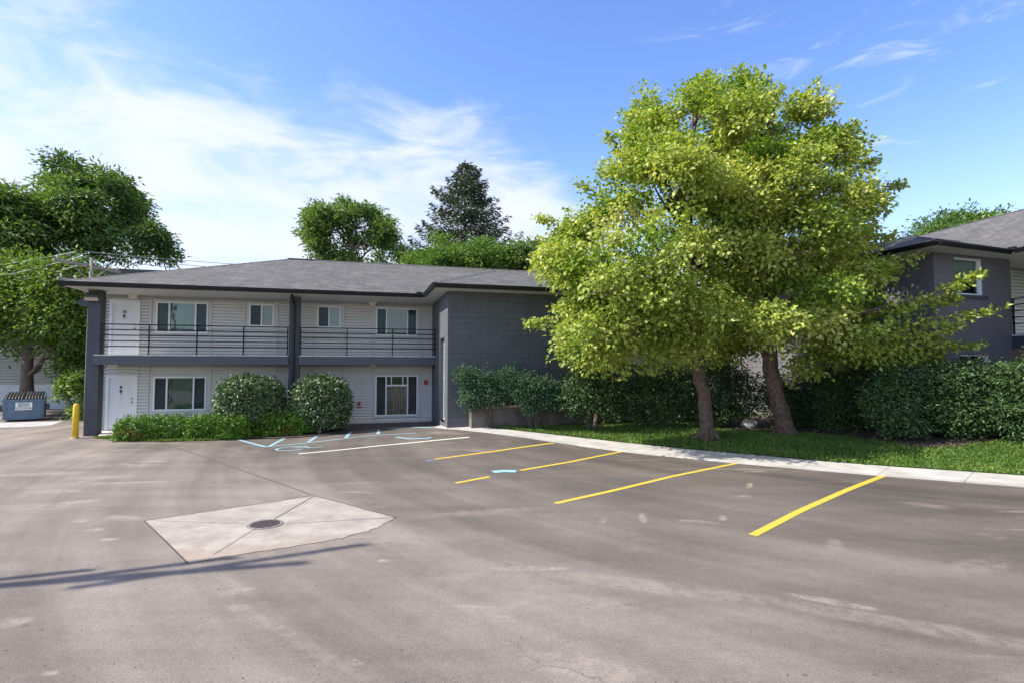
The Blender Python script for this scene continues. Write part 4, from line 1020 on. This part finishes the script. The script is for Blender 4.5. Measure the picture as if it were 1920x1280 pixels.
# roof
ZB = 5.65; k0 = Vector(W2(12.1, 15.04, 0)[:2])
LE = 9.5; inset = 2.4; zp = ZB + PT * inset
e1 = Vector(W2(15.35, 16.3, 0)[:2])
soff = [(k0.x, k0.y), (e1.x, e1.y), tuple(Vector(W2(14.9, 7.5, 0)[:2])), tuple(Vector(W2(21, 8, 0)[:2])), tuple(Vector(W2(22, 25, 0)[:2])), (k0.x, 9.5)]
q = MB(); q.prism(soff, Z5, Z5 + .03); q.build('soffit', M_soffit, B2)
q = MB(); gutter(q, (k0.x, k0.y), (e1.x - .02, e1.y), (0, -1), z0=Z5 + .01, z1=ZB); gutter(q, (k0.x, 9.5), (k0.x, k0.y - .12), (-1, 0), z0=Z5 + .01, z1=ZB)
dm = (Vector(W2(14.9, 7.5, 0)[:2]) - e1).normalized(); gutter(q, tuple(e1 + dm * .13), tuple(e1 + dm * 9), (-abs(dm.y), dm.x * (1 if dm.y < 0 else -1)), z0=Z5 + .01, z1=ZB)
q.box(e1.x - .12, e1.y - .16, ZB - .03, e1.x + .05, e1.y - .0, ZB + .07)
q.build('gutter', M_gutter, B2)
r = MB(); pkx, pky = k0.x + inset, k0.y + inset
rA = Vector(W2(20.38, 25.31, 0)); rB = Vector(W2(22.6, 13.5, 0)); zr = 8.5
r.face([(k0.x - .06, k0.y - .06, ZB), (e1.x, e1.y - .06, ZB), (e1.x + 1.6, pky, zp), (pkx, pky, zp)])
r.face([(k0.x - .06, 9.5, ZB), (k0.x - .06, k0.y - .06, ZB), (pkx, pky, zp), (pkx, 9.5, zp)])
r.face([(pkx, 9.5, zp), (pkx, pky, zp), (e1.x + 1.6, pky, zp), (e1.x + 1.6, 9.5, zp)])
eB = e1 + dm * 9
r.face([(e1.x, e1.y - .04, ZB), (eB.x, eB.y, ZB), (rB.x, rB.y, zr), (rA.x, rA.y, zr), ])
r.face([(e1.x, e1.y - .04, ZB), (rA.x, rA.y, zr), (pkx + .4, 8.5, zp - .25)])
RF2 = r.build('roof', M_shingle, B2)
for a, b_ in (((k0.x, k0.y, ZB + .02), (pkx, pky, zp)), ((pkx, pky, zp), (e1.x + 1.6, pky, zp)), (tuple((rA.x, rA.y, zr)), (rB.x, rB.y, zr))): cap(a, b_).build('ridge_cap', M_cap, RF2)

# ================================================================== HOUSE BEHIND THE DUMPSTER
H3 = empty('house', (-27, 29.5, 0), R(14), 'beige sided house with pale painted foundation behind the blue dumpster', 'house')
w = MB(); wv_ = 0
siding(w, -14, 11, 1.35, 6.4, 0, c=.16); w.build('siding_wall', M_cream, H3)
q = MB(); q.box(-14, -.03, -.2, 11, .1, 1.35); q.build('foundation', M_bwhite, H3)
q = MB(); q.box(-14, .1, -.2, 11, 8, 6.4); q.build('house_body', M_cream, H3)
q = MB(); q.face([(-14.6, -.6, 6.3), (11.6, -.6, 6.3), (11.6, 4, 8.6), (-14.6, 4, 8.6)]); q.face([(11.6, 8.6, 6.3), (-14.6, 8.6, 6.3), (-14.6, 4, 8.6), (11.6, 4, 8.6)]); q.face([(11.6, -.6, 6.3), (11.6, 8.6, 6.3), (11.6, 4, 8.6)]); q.build('roof', M_shingle, H3)
for (x, z0, z1, wd) in ((2.5, 2.7, 4.2, .7), (6.6, 1.45, 1.95, .5)):
    f = MB(); f.box(x - wd / 2, -.05, z0, x + wd / 2, .0, z1); fo = f.build('window', mat('brown_frame', (.07, .045, .035), .6), H3)
    g_ = MB(); g_.box(x - wd / 2 + .06, -.056, z0 + .06, x + wd / 2 - .06, -.051, z1 - .06); g_.build('pane', M_dark, fo)

# ================================================================== DUMPSTER
q0 = G(4, 790.5); ang = R(38)
DU = empty('dumpster', (q0.x + .0, q0.y, .012), ang, 'blue steel dumpster with ribbed black lid and white company sign', 'dumpster')
Wd, Dd, Hd = 1.34, 1.25, .93
b = MB()
b.prism([(0, 0), (Wd, 0), (Wd, Dd), (0, Dd)], .06, Hd)
b.box(-.03, -.035, Hd - .07, Wd + .03, 0, Hd + .0); b.box(.06, -.025, .06, .11, 0, Hd - .08); b.box(Wd - .11, -.025, .06, Wd - .06, 0, Hd - .08); b.box(.15, -.02, .06, Wd - .15, 0, .12)
for s in (0, Wd):
    b.face([(s, .15, Hd), (s, Dd, Hd), (s, Dd, Hd + .24)])
b.build('bin', M_dump, DU)
for x in (-.13, Wd + .01):
    q = MB(); q.box(x, .1, .42, x + .12, .95, .47); q.box(x, .1, .62, x + .12, .95, .67); q.box(x, .1, .47, x + .02 if x < 0 else x + .12, .95, .62) if x < 0 else q.box(x + .10, .1, .47, x + .12, .95, .62); q.box(x + .02, .1, .47, x + .1, .13, .62); q.build('fork_pocket', M_rub, DU)
for i, x0 in enumerate((.05, Wd / 2 + .02)):
    q = MB(); wl = Wd / 2 - .07; x = x0; nrib = 6; st = wl / nrib
    q.face([(x0, -.02, Hd + .01), (x0 + wl, -.02, Hd + .01), (x0 + wl, Dd, Hd + .25), (x0, Dd, Hd + .25)])
    for k in range(nrib):
        xx = x0 + st * (k + .5)
        q.tube([(xx, -.01, Hd + .0), (xx, .12, Hd + .06), (xx, .5, Hd + .13), (xx, Dd - .05, Hd + .26), (xx, Dd, Hd + .2)], [.03, .045, .048, .045, .03], 8)
    q.build('lid', M_rub, DU, smooth=True)
sg = MB(); sg.box(.40, -.032, .47, .94, -.012, .80); sgo = sg.build('sign', mat('sign_white', (.72, .76, .8), .4), DU)
RX = Matrix.Rotation(R(90), 4, 'X')
text_mesh('DETROIT', .088, M_ink, sgo, Matrix.Translation((.67, -.034, .715)) @ RX @ Matrix.Diagonal((1.12, 1, 1, 1)), bold=.003)
text_mesh('DISPOSAL', .084, M_ink, sgo, Matrix.Translation((.67, -.034, .63)) @ RX @ Matrix.Diagonal((1.05, 1, 1, 1)), bold=.003)
q = MB(); q.box(.43, -.035, .51, .91, -.0325, .59); q.build('sign_bar', M_ink, sgo)
q = MB(); q.box(.45, -.037, .535, .78, -.0352, .565); q.box(.785, -.037, .535, .88, -.0352, .58); q.build('sign_bar_text', M_white, sgo)

# ================================================================== BOLLARD, POLE, WIRES
q0 = G(141, 821); BO = empty('bollard', q0, 0, 'yellow painted steel bollard beside the grey corner pillar', 'bollard')
q = MB(); q.tube([(0, 0, -.1), (.0, 0, 1.08), (0, 0, 1.12), (0, 0, 1.145)], [.088, .088, .075, .035], 20); q.build('post', M_yellow, BO, smooth=True)
q = MB(); q.tube([(0, 0, 0), (0, 0, .03)], .12, 20); q.build('base', M_conc, BO)
q0 = G(1132, 792, .3); o_ = MB(); o_.tube([(0, 0, -.05), (0, 0, .26), (0, 0, .33)], [.055, .055, .03], 12); o_.box(-.07, -.02, .2, .07, .02, .24)
ob = o_.build('marker_post', M_yellow); ob.location = q0; tag(ob, 'small yellow stub post in the shade by the old retaining wall', 'marker post')

def pole(name, label, x, y, H_, arms, r=.14, group='wooden utility poles'):
    root = empty(name, (x, y, 0), 0, label, 'utility pole', group)
    q = MB(); q.tube([(0, 0, -.3), (0, 0, H_ * .5), (0, 0, H_)], [r * 1.15, r, r * .8], 12); q.build('mast', M_pole, root, smooth=True)
    for (z, half, ang_, off) in arms:
        d = Vector((math.cos(ang_), math.sin(ang_), 0)); n = Vector((-d.y, d.x, 0)) * (r + .05)
        q = MB(); q.bar(n - d * (half - off) + Vector((0, 0, z)), n + d * (half + off) + Vector((0, 0, z)), .1, .12)
        am = q.build('crossarm', M_pole, root)
        for s_ in (-.9, -.45, .45, .9):
            q = MB(); c = n + d * (half * s_ + off) + Vector((0, 0, z + .06)); q.tube([c, c + Vector((0, 0, .1)), c + Vector((0, 0, .16))], [.022, .045, .03], 8)
            q.build('insulator', M_flash, am)
        for s_ in (-.5, .5):
            q = MB(); q.bar(n + d * (half * s_ + off) + Vector((0, 0, z - .05)), Vector((0, 0, z - .7)), .03, .03); q.build('brace', M_pole, am)
    return root
PY = 22.8; pt = AT(172, 484, PY)
pole('utility_pole', 'grey wooden utility pole with two crossarms rising behind the left end of the roof', pt.x, PY, pt.z, ((pt.z - .35, 1.5, R(80), 0), (pt.z - 1.05, 1.2, R(72), 0)), .085)
# pole outside the frame whose shadow crosses the lot
tipx, tipy = -2.55, 6.62; HP = 10.5; shl = 1 / math.tan(SUN_EL)
px_, py_ = tipx - HP * shl * math.cos(SHADOW_DIR) , tipy - HP * shl * math.sin(SHADOW_DIR)
pole('utility_pole', 'utility pole left of the view whose shadow lies across the asphalt', px_, py_, HP, ((HP - .75, 1.55, R(27), 0), (HP - 2.05, 1.25, R(23), 0), (HP - 3.5, 1.2, R(20), 0)), .10)
def wire(a, b, sag, r=.016):
    a = Vector(a); b = Vector(b); q = MB(); P = [a.lerp(b, i / 16) - Vector((0, 0, sag * 4 * (i / 16) * (1 - i / 16))) for i in range(17)]
    q.tube(P, r, 5); o = q.build('power_line', M_wire); return o
wz0 = [((143, 472), (-300, 500), 40), ((155, 480), (-300, 540), 36), ((150, 497), (-300, 560), 38)]
WL = 0
for i, (p0, p1, y1) in enumerate(wz0):
    o = wire(AT(*p0, PY), AT(*p1, y1 - 10), .5); tag(o, ['highest power line running left from the utility pole', 'middle power line running left from the utility pole', 'lowest power line running left from the utility pole'][i], 'power line', 'power lines')
for i, (p0, p1) in enumerate((((160, 472), (700, 500)), ((195, 481), (700, 512)), ((209, 489), (700, 524)))):
    o = wire(AT(*p0, PY), AT(*p1, 44), .3); tag(o, ['highest power line running right from the utility pole behind the roof', 'middle power line running right from the utility pole behind the roof', 'lowest power line running right from the utility pole behind the roof'][i], 'power line', 'power lines')

# ================================================================== PLANTER WALL AND PLANTS
PW = empty('retaining_wall', O, AZ, 'low weathered concrete retaining wall in front of the block wing', 'retaining wall')
q = MB(); q.box(12.75, -3.62, -.1, 21.5, -3.4, .93); q.box(12.75, -3.4, -.1, 12.95, -3.12, .93); q.build('wall', M_retain, PW, bevel=.015)
q = MB(); q.box(13.3, -3.68, .932, 21.5, -3.36, .99); q.build('coping', M_wood, PW, bevel=.01)
q = MB(); q.face([(12.95, -3.4, .85), (21.5, -3.4, .85), (21.5, -3.12, .85), (12.95, -3.12, .85)]); q.build('planter_soil', M_soil, PW)

uvw = lambda u, v, z=0: (O.x + u * math.cos(AZ) - v * math.sin(AZ), O.y + u * math.sin(AZ) + v * math.cos(AZ), z)
# two rounded shrubs
gr = 'rounded shrubs by the middle pillar'
def at_px(px, v):                                 # world point on the building-frame line v under photo column px
    d = ray(px, 800); n = Vector((-math.sin(AZ), math.cos(AZ), 0)); t = (v + n.dot(O)) / n.dot(d); return (d.x * t, d.y * t)
x, y = at_px(469, -1.05); shrub('round_shrub', 'rounded pale green shrub left of the middle pillar', 'shrub', (x, y, 0), (.93, .82, .82), AZ, 15000, (.11, .075), M_round, 21, 3.2, .05, gr, zc=1.05, low=-.8)
x, y = at_px(602, -1.05); shrub('round_shrub', 'rounded pale green shrub right of the middle pillar', 'shrub', (x, y, 0), (.85, .82, .82), AZ, 14000, (.11, .075), M_round, 22, 2.9, .05, gr, zc=1.05, low=-.8)
# low yew hedge: three clumps
gy_ = 'low clipped yews along the verge'
for px, v, r_, lab, sd in ((295, -1.45, (1.05, .42, .30), 'bright green clipped yew nearest the lower door', 31), (392, -1.7, (.55, .42, .29), 'clipped yew in front of the left rounded shrub', 32), (440, -1.85, (.42, .42, .30), 'short end clump of the low yew row by the blue painted line', 34), (533, -1.55, (.78, .42, .33), 'clipped yew with brown patches below the gap between the rounded shrubs', 33)):
    x, y = at_px(px, v); shrub('yew_bush', lab, 'yew', (x, y, 0), r_, AZ, 9500, (.105, .032), M_yew, sd, 4.5, .09, gy_, k=9, spl=.17, spread=.03, up=.8, zc=r_[2] * 1.0, low=-.95, depth=.3)
def dead_patch(parent, lx, ly, lz, seed):
    rg = np.random.default_rng(seed); P = np.array([lx, ly, lz]) + rg.normal(0, 1, (60, 3)) * np.array([.1, .03, .05]); A = np.array([0, -1., .3]) + rg.normal(0, .6, P.shape)
    leaf_mesh('dead_twigs', P, A, np.array([0, -.4, 1.]) + rg.normal(0, .4, P.shape), .1, .035, M_brown, parent, seed)
YB = [o for o in COL.objects if o.name.startswith('yew_bush')]
dead_patch(YB[0], -.75, -.43, .3, 1); dead_patch(YB[0], -.45, -.45, .22, 2); dead_patch(YB[3], -.3, -.43, .22, 3); dead_patch(YB[3], .15, -.44, .2, 4)
# junipers over the planter
def silshrub(name, label, cat, poly, Y, tmax, n, leaf, mt, seed, group, base=None, k=8, spl=.25, spread=.06, ncl=60, clr=.3, front=.75, shell=.6, up=.2, stems=8, droop=.15, inset=.3):
    rg = np.random.default_rng(seed); rs = random.Random(seed)
    Cc, X, e, _ = sil_sample(poly, ncl, Y, tmax, rg, shell=shell, front=front, inset=inset)
    c = Cc.mean(0)
    if base is None: bx, by = c[0], Y; base = (bx, by, zl(bx, by))
    root = empty(name, base, 0, label, cat, group)
    n_sp = n // k; idx = rg.integers(0, ncl, n_sp); off = norm(rg.normal(0, 1, (n_sp, 3))) * (rg.random((n_sp, 1)) ** .5) * clr
    C = Cc[idx] + off; D = norm(norm(off) * .6 + norm(C - c) * .8 + np.array([0, 0, up]) + rg.normal(0, .35, C.shape))
    P, A, NR = sprays(C - np.array(base), D, rg.uniform(.5, 1.2, n_sp) * spl, k, rg, spread, droop=droop)
    keep = P[:, 2] > -.02; P, A, NR = P[keep], A[keep], NR[keep]
    NR[:, 1] -= .5
    leaf_mesh('foliage', P, A, NR, leaf[0], leaf[1], mt, root, seed)
    mb = MB()
    for i in range(stems):
        t = Vector(Cc[rs.randrange(ncl)]) - Vector(base); limb(mb, (t.x * .25, t.y * .2, 0), t, .035, .01, rs, .05, 5, 6)
    mb.build('stems', M_bark2, root, smooth=True)
    return root
gj = 'junipers on the retaining wall'
silshrub('juniper', 'dark juniper spilling over the left end of the retaining wall', 'juniper', [(852, 690), (880, 684), (905, 690), (925, 693), (960, 690), (975, 700), (985, 720), (975, 745), (950, 762), (905, 760), (880, 772), (862, 768), (858, 735), (850, 710)], 18.6, .5, 15000, (.07, .03), M_juni, 41, gj, spl=.22, ncl=70, clr=.2)
silshrub('juniper', 'dark juniper with its paler tips hanging over the retaining wall coping', 'juniper', [(930, 695), (965, 684), (990, 700), (1020, 705), (1050, 715), (1062, 745), (1045, 768), (1010, 765), (985, 783), (972, 755), (960, 740), (940, 720)], 18.5, .5, 15000, (.07, .03), M_juni, 42, gj, spl=.22, ncl=70, clr=.2)
gd = 'shaded shrubs behind the maples'
for i, (poly, Y, lab) in enumerate((
    ([(1050, 705), (1110, 690), (1160, 700), (1180, 740), (1160, 775), (1100, 780), (1055, 768)], 18.6, 'shaded shrub above the retaining wall just right of the junipers'),
    ([(1150, 700), (1220, 680), (1290, 690), (1310, 730), (1300, 795), (1230, 800), (1165, 798), (1150, 760)], 18.9, 'shaded shrub left of the left maple trunk'),
    ([(1280, 690), (1340, 680), (1420, 690), (1430, 740), (1420, 803), (1350, 800), (1290, 800)], 19.2, 'shaded shrub between the two maple trunks'),
    ([(1430, 700), (1480, 695), (1550, 700), (1560, 740), (1550, 806), (1500, 806), (1440, 800)], 18.6, 'shaded shrub right behind the right maple trunk'),
    ([(1530, 695), (1600, 690), (1650, 700), (1650, 800), (1600, 815), (1540, 806)], 17.4, 'shaded shrub with pale lit leaves left of the long clipped hedge'))):
    silshrub('shade_shrub', lab, 'shrub', poly, Y, .9, 11000, (.085, .05), M_hedge, 50 + i, gd, ncl=80, clr=.35, spl=.3)
gh = 'tall leafy hedge shrubs under the right building'
for i, (poly, Y, lab) in enumerate((
    ([(1640, 705), (1680, 690), (1730, 682), (1770, 684), (1800, 700), (1800, 790), (1770, 815), (1700, 812), (1650, 800), (1625, 760)], 15.2, 'tall dark green hedge shrub at the left end of the hedge row'),
    ([(1760, 688), (1810, 678), (1860, 682), (1880, 700), (1880, 790), (1850, 818), (1790, 818), (1760, 800)], 14.9, 'tall dark green hedge shrub below the block corner window'),
    ([(1850, 690), (1900, 677), (1960, 680), (2010, 700), (2010, 800), (1950, 830), (1880, 822), (1850, 790)], 14.3, 'tall dark green hedge shrub cut off by the right edge of the photo'))):
    silshrub('hedge_shrub', lab, 'hedge', poly, Y, .95, 22000, (.085, .045), M_hedge, 60 + i, gh, ncl=130, clr=.28, spl=.3, shell=.7, front=.85)

# rocks under the hedge
for px, py, s_, lab in ((1405, 801, .22, 'pale rock beside the right maple trunk'), (1632, 808, .24, 'grey boulder in the mulch below the hedge'), (1505, 800, .16, 'small grey stone behind the right maple')):
    q0 = G(px, py, .33); rg = np.random.default_rng(px); mb = MB(); n1, n2 = 9, 14
    for i in range(n1 + 1):
        for j in range(n2):
            th = math.pi * i / n1; ph = 2 * math.pi * j / n2; f = 1 + .16 * math.sin(3 * ph + px) * math.sin(2 * th) + rg.uniform(-.05, .05)
            mb.v.append((s_ * 1.25 * f * math.sin(th) * math.cos(ph), s_ * f * math.sin(th) * math.sin(ph), s_ * .8 * f * math.cos(th) + s_ * .5))
    for i in range(n1):
        for j in range(n2): a = i * n2 + j; c = i * n2 + (j + 1) % n2; mb.f.append((a, a + n2, c + n2, c)); mb.m.append(0)
    o = mb.build('rock', M_rock); o.location = q0; tag(o, lab, 'rock', 'rocks under the hedge')

# ================================================================== MAPLES
pA = G(1327, 815, .3); pB = G(1472, 812, .32)
polyA = [(1305, 118), (1345, 150), (1375, 125), (1425, 125), (1450, 300), (1430, 480), (1410, 600), (1390, 680), (1330, 690), (1290, 672), (1230, 678), (1180, 665), (1130, 688), (1080, 672), (1040, 656), (1020, 630), (998, 600), (1040, 560), (1060, 545), (1010, 545), (1020, 500), (1000, 470), (1050, 440), (1020, 408), (1080, 420), (1100, 370), (1085, 345), (1140, 320), (1125, 290), (1165, 280), (1140, 250), (1180, 240), (1165, 210), (1210, 190), (1240, 200), (1265, 150)]
polyB = [(1400, 125), (1414, 118), (1420, 170), (1448, 140), (1460, 180), (1500, 175), (1535, 190), (1560, 230), (1612, 215), (1600, 280), (1622, 300), (1600, 350), (1640, 345), (1688, 345), (1650, 390), (1620, 420), (1665, 440), (1620, 460), (1650, 490), (1725, 480), (1680, 515), (1640, 535), (1700, 565), (1825, 522), (1790, 555), (1690, 585), (1760, 588), (1880, 575), (1800, 600), (1690, 610), (1740, 635), (1835, 645), (1760, 658), (1680, 665), (1690, 695), (1620, 665), (1560, 660), (1500, 680), (1450, 690), (1400, 690), (1350, 690), (1340, 600), (1330, 400), (1350, 200)]
gm = 'yellow green maples on the lawn'
tree('maple_tree', 'left one of the two yellow green maples, slimmer trunk bare below its crown', 'tree', tuple(pA), [tuple(pA - Vector((0, 0, .2))), tuple(pA + Vector((-.05, 0, .5))), tuple(pA + Vector((-.08, 0, 1.3))), tuple(AT(1312, 715, pA.y + .05)), tuple(AT(1300, 560, 16.4)), tuple(AT(1290, 380, 16.4)), tuple(AT(1300, 200, 16.5))],
     [.25, .195, .18, .19, .15, .10, .03], polyA, 16.4, 3.4, 150, 6000, 12, (.132, .092), M_maple, M_bark, 101, shoots=420, boughs=[([(1305, 210), (1306, 150)], 16.4), ([(1255, 240), (1215, 205), (1180, 215)], 16), ([(1190, 300), (1135, 250)], 16), ([(1150, 380), (1083, 343)], 15.6), ([(1090, 460), (1050, 425), (1012, 408)], 15.6), ([(1080, 610), (1030, 598), (993, 603)], 15.4), ([(1060, 520), (1000, 480)], 15.6), ([(1345, 220), (1360, 170)], 16.4)], droop=.4, clr=.54, inset=.42, flat=.5, spl=.6, spread=.095, group=gm, roots=5)
tree('maple_tree', 'right one of the two yellow green maples, thicker leaning trunk and long low right boughs', 'tree', tuple(pB), [tuple(pB - Vector((0, 0, .2))), tuple(pB + Vector((-.05, 0, .45))), tuple(AT(1455, 740, pB.y)), tuple(AT(1444, 690, pB.y)), tuple(AT(1440, 560, 16.5)), tuple(AT(1455, 380, 16.5)), tuple(AT(1450, 200, 16.6))],
     [.31, .25, .23, .22, .17, .11, .03], polyB, 16.5, 3.2, 150, 5400, 12, (.132, .092), M_maple, M_bark, 102, shoots=420, boughs=[([(1600, 520), (1660, 500), (1727, 478)], 15.4), ([(1600, 590), (1740, 556), (1836, 514)], 14.6), ([(1600, 625), (1650, 612), (1760, 600), (1882, 576)], 14.6), ([(1600, 660), (1700, 648), (1838, 643)], 14.6), ([(1560, 380), (1630, 360), (1692, 343)], 16), ([(1560, 275), (1605, 228)], 16.2), ([(1395, 220), (1411, 155)], 16.5), ([(1435, 230), (1458, 168)], 16.5), ([(1600, 450), (1672, 440)], 15.8), ([(1500, 230), (1530, 205)], 16.4), ([(1580, 330), (1640, 300)], 16), ([(1620, 590), (1700, 575), (1790, 560)], 14.8), ([(1620, 640), (1720, 625), (1800, 610)], 14.5), ([(1560, 640), (1680, 672), (1740, 668)], 14.8)], droop=.4, clr=.48, inset=.35, flat=.5, spl=.6, spread=.095, group=gm, roots=5)

# ================================================================== BACKGROUND TREES
def bg_tree(label, poly, Y, tmax, tx, ty, tr, ncl, nsp, k, leaf, mt, seed, cat='tree', name='tree', group='trees beyond the buildings', clr=.9, spl=1.2, spread=.2, lf=.5, top=None, up=.3, inset=.55):
    b = AT(tx, ty, Y); b = Vector((b.x, Y, 0))
    top = top or (tx, min(p[1] for p in poly) + 40)
    T = AT(top[0], top[1], Y); mid = b.lerp(T, .45)
    return tree(name, label, cat, tuple(b), [tuple(b - Vector((0, 0, .2))), tuple(mid), tuple(T)], [tr, tr * .6, .04], poly, Y, tmax, ncl, nsp, k, leaf, mt, M_bark2, seed, clr=clr, spl=spl, spread=spread, group=group, limb_frac=lf, start_lo=.3, up=up, inset=inset)
bg_tree('tall dark walnut tree behind the utility pole and left roof end', [(120, 300), (160, 330), (200, 315), (235, 345), (265, 380), (240, 400), (300, 405), (285, 440), (310, 460), (318, 500), (280, 520), (180, 525), (100, 520), (40, 500), (60, 430), (50, 360), (90, 340), (75, 320)], 37, 4.0, 140, 700, .4, 46, 2000, 16, (.34, .14), M_walnut, 201, clr=.72, spl=1.2, spread=.22)
bg_tree('dark walnut tree at the far left edge behind the yellow green tree', [(-120, 360), (-20, 370), (20, 350), (50, 370), (85, 430), (70, 500), (0, 520), (-120, 520)], 34, 3.6, -40, 700, .35, 45, 1500, 15, (.36, .15), M_walnut, 202, clr=.8, spl=1.2, spread=.26)
bg_tree('yellow green locust tree with dark trunk standing behind the dumpster', [(-90, 520), (-20, 490), (40, 480), (100, 470), (150, 490), (175, 540), (165, 590), (185, 620), (165, 650), (150, 672), (105, 640), (60, 618), (10, 645), (-40, 650), (-110, 610)], 25.8, 1.8, 48, 760, .33, 90, 2600, 12, (.22, .11), M_locust, 203, clr=.75, spl=.9, spread=.17, top=(60, 500))
bg_tree('dark leafy tree pressed behind the grey corner pillar', [(90, 640), (130, 600), (175, 560), (200, 600), (200, 700), (175, 720), (140, 720), (120, 690)], 26.5, 1.3, 165, 760, .12, 40, 700, 12, (.22, .11), M_walnut, 204, clr=.6, spl=.7, spread=.15)
silshrub('vine_shrub', 'leafy sprawling shrub between the dumpster and the yellow bollard', 'shrub', [(112, 735), (125, 715), (150, 700), (175, 700), (175, 780), (150, 785), (130, 770), (140, 750), (118, 745)], 24.5, .8, 3600, (.17, .10), M_locust, 205, None, base=(-19.8, 24.5, 0), ncl=30, clr=.3, spl=.45)
bg_tree('airy green ash tree rising behind the middle of the roof', [(545, 400), (575, 378), (600, 370), (635, 385), (655, 355), (680, 385), (700, 357), (735, 372), (750, 405), (755, 450), (760, 510), (700, 520), (620, 520), (565, 510), (570, 460), (550, 420)], 34, 2.4, 660, 700, .3, 40, 1400, 14, (.27, .11), M_midleaf, 206, clr=.55, spl=.7, inset=.8, spread=.16)
bg_tree('bright lime green tree in front of the spruce above the roof', [(745, 518), (757, 482), (785, 470), (800, 478), (815, 452), (835, 440), (848, 462), (862, 442), (878, 462), (895, 440), (915, 452), (932, 472), (938, 518)], 30, 1.6, 850, 700, .22, 50, 1300, 14, (.2, .09), M_lime, 207, inset=.45, clr=.42, spl=.7, spread=.17)
bg_tree('small green tree between the spruce and the left maple above the roof', [(935, 515), (945, 465), (975, 455), (1010, 460), (1060, 470), (1060, 520)], 31, 1.8, 990, 700, .2, 40, 700, 14, (.24, .11), M_midleaf, 208, clr=.6, spl=.8, spread=.17)
bg_tree('green tree showing over the ridge of the right building', [(1715, 445), (1725, 425), (1760, 405), (1800, 390), (1825, 400), (1850, 388), (1875, 410), (1900, 440), (1850, 470), (1760, 470)], 40, 2.5, 1810, 700, .3, 55, 900, 14, (.32, .14), M_midleaf, 209, clr=.8, spl=1.0, spread=.22)

def spruce():
    Y = 42.0; b = AT(870, 700, Y); x0 = b.x; T = AT(870, 303, Y); H_ = T.z
    root = empty('spruce_tree', (x0, Y, 0), 0, 'dark pointed spruce tree rising above the roof', 'tree')
    rg = np.random.default_rng(77); rs = random.Random(77)
    mb = MB(); mb.tube([(0, 0, -.3), (0, 0, H_ * .5), (0, 0, H_)], [.35, .22, .03], 8)
    Ps, As, Ns = [], [], []
    z = 5.0
    while z < H_ - .15:
        t = (H_ - z) / (H_ - 5.0); R0 = .3 + 8.2 * t ** .9
        for i in range(7 if t > .12 else 5):
            a = rs.uniform(0, 6.28); Lb = R0 * rs.uniform(.62, 1.12); d = np.array([math.cos(a), math.sin(a), 0])
            n = 9; pts = []
            for j in range(n):
                s = j / (n - 1); zz = z + Lb * (-.16 * s + .34 * s ** 2.6) + (.15 * Lb if t < .25 else 0) * s; pts.append(np.array([d[0] * Lb * s, d[1] * Lb * s, zz]))
            mb.tube([tuple(p) for p in pts[::2]], [.045, .035, .025, .015, .008], 4, cap=False)
            side = np.array([-d[1], d[0], 0])
            m = int(26 + 70 * Lb / 4)
            s = rg.random(m) ** .7; s = .12 + .88 * s; idx = s * (n - 1); i0 = np.clip(idx.astype(int), 0, n - 2); f = (idx - i0)[:, None]; PP = np.array(pts)
            base = PP[i0] * (1 - f) + PP[i0 + 1] * f
            lat = rg.normal(0, 1, m)[:, None] * (.10 + .16 * Lb * (1 - s)[:, None] * .9); base = base + side * lat
            base[:, 2] -= np.abs(lat[:, 0]) * .35 + rg.random(m) * .28
            A = d * .8 + side * np.sign(lat) * .6 + rg.normal(0, .3, (m, 3)); A[:, 2] += rg.uniform(-.5, .25, m)
            Ps.append(base); As.append(A); Ns.append(np.array([0, 0, 1.]) + rg.normal(0, .6, (m, 3)))
        z += .27 + .12 * t
    mb.build('trunk', M_bark2, root)
    leaf_mesh('crown', np.concatenate(Ps), np.concatenate(As), np.concatenate(Ns), .36, .11, M_needle, root, 5)
spruce()
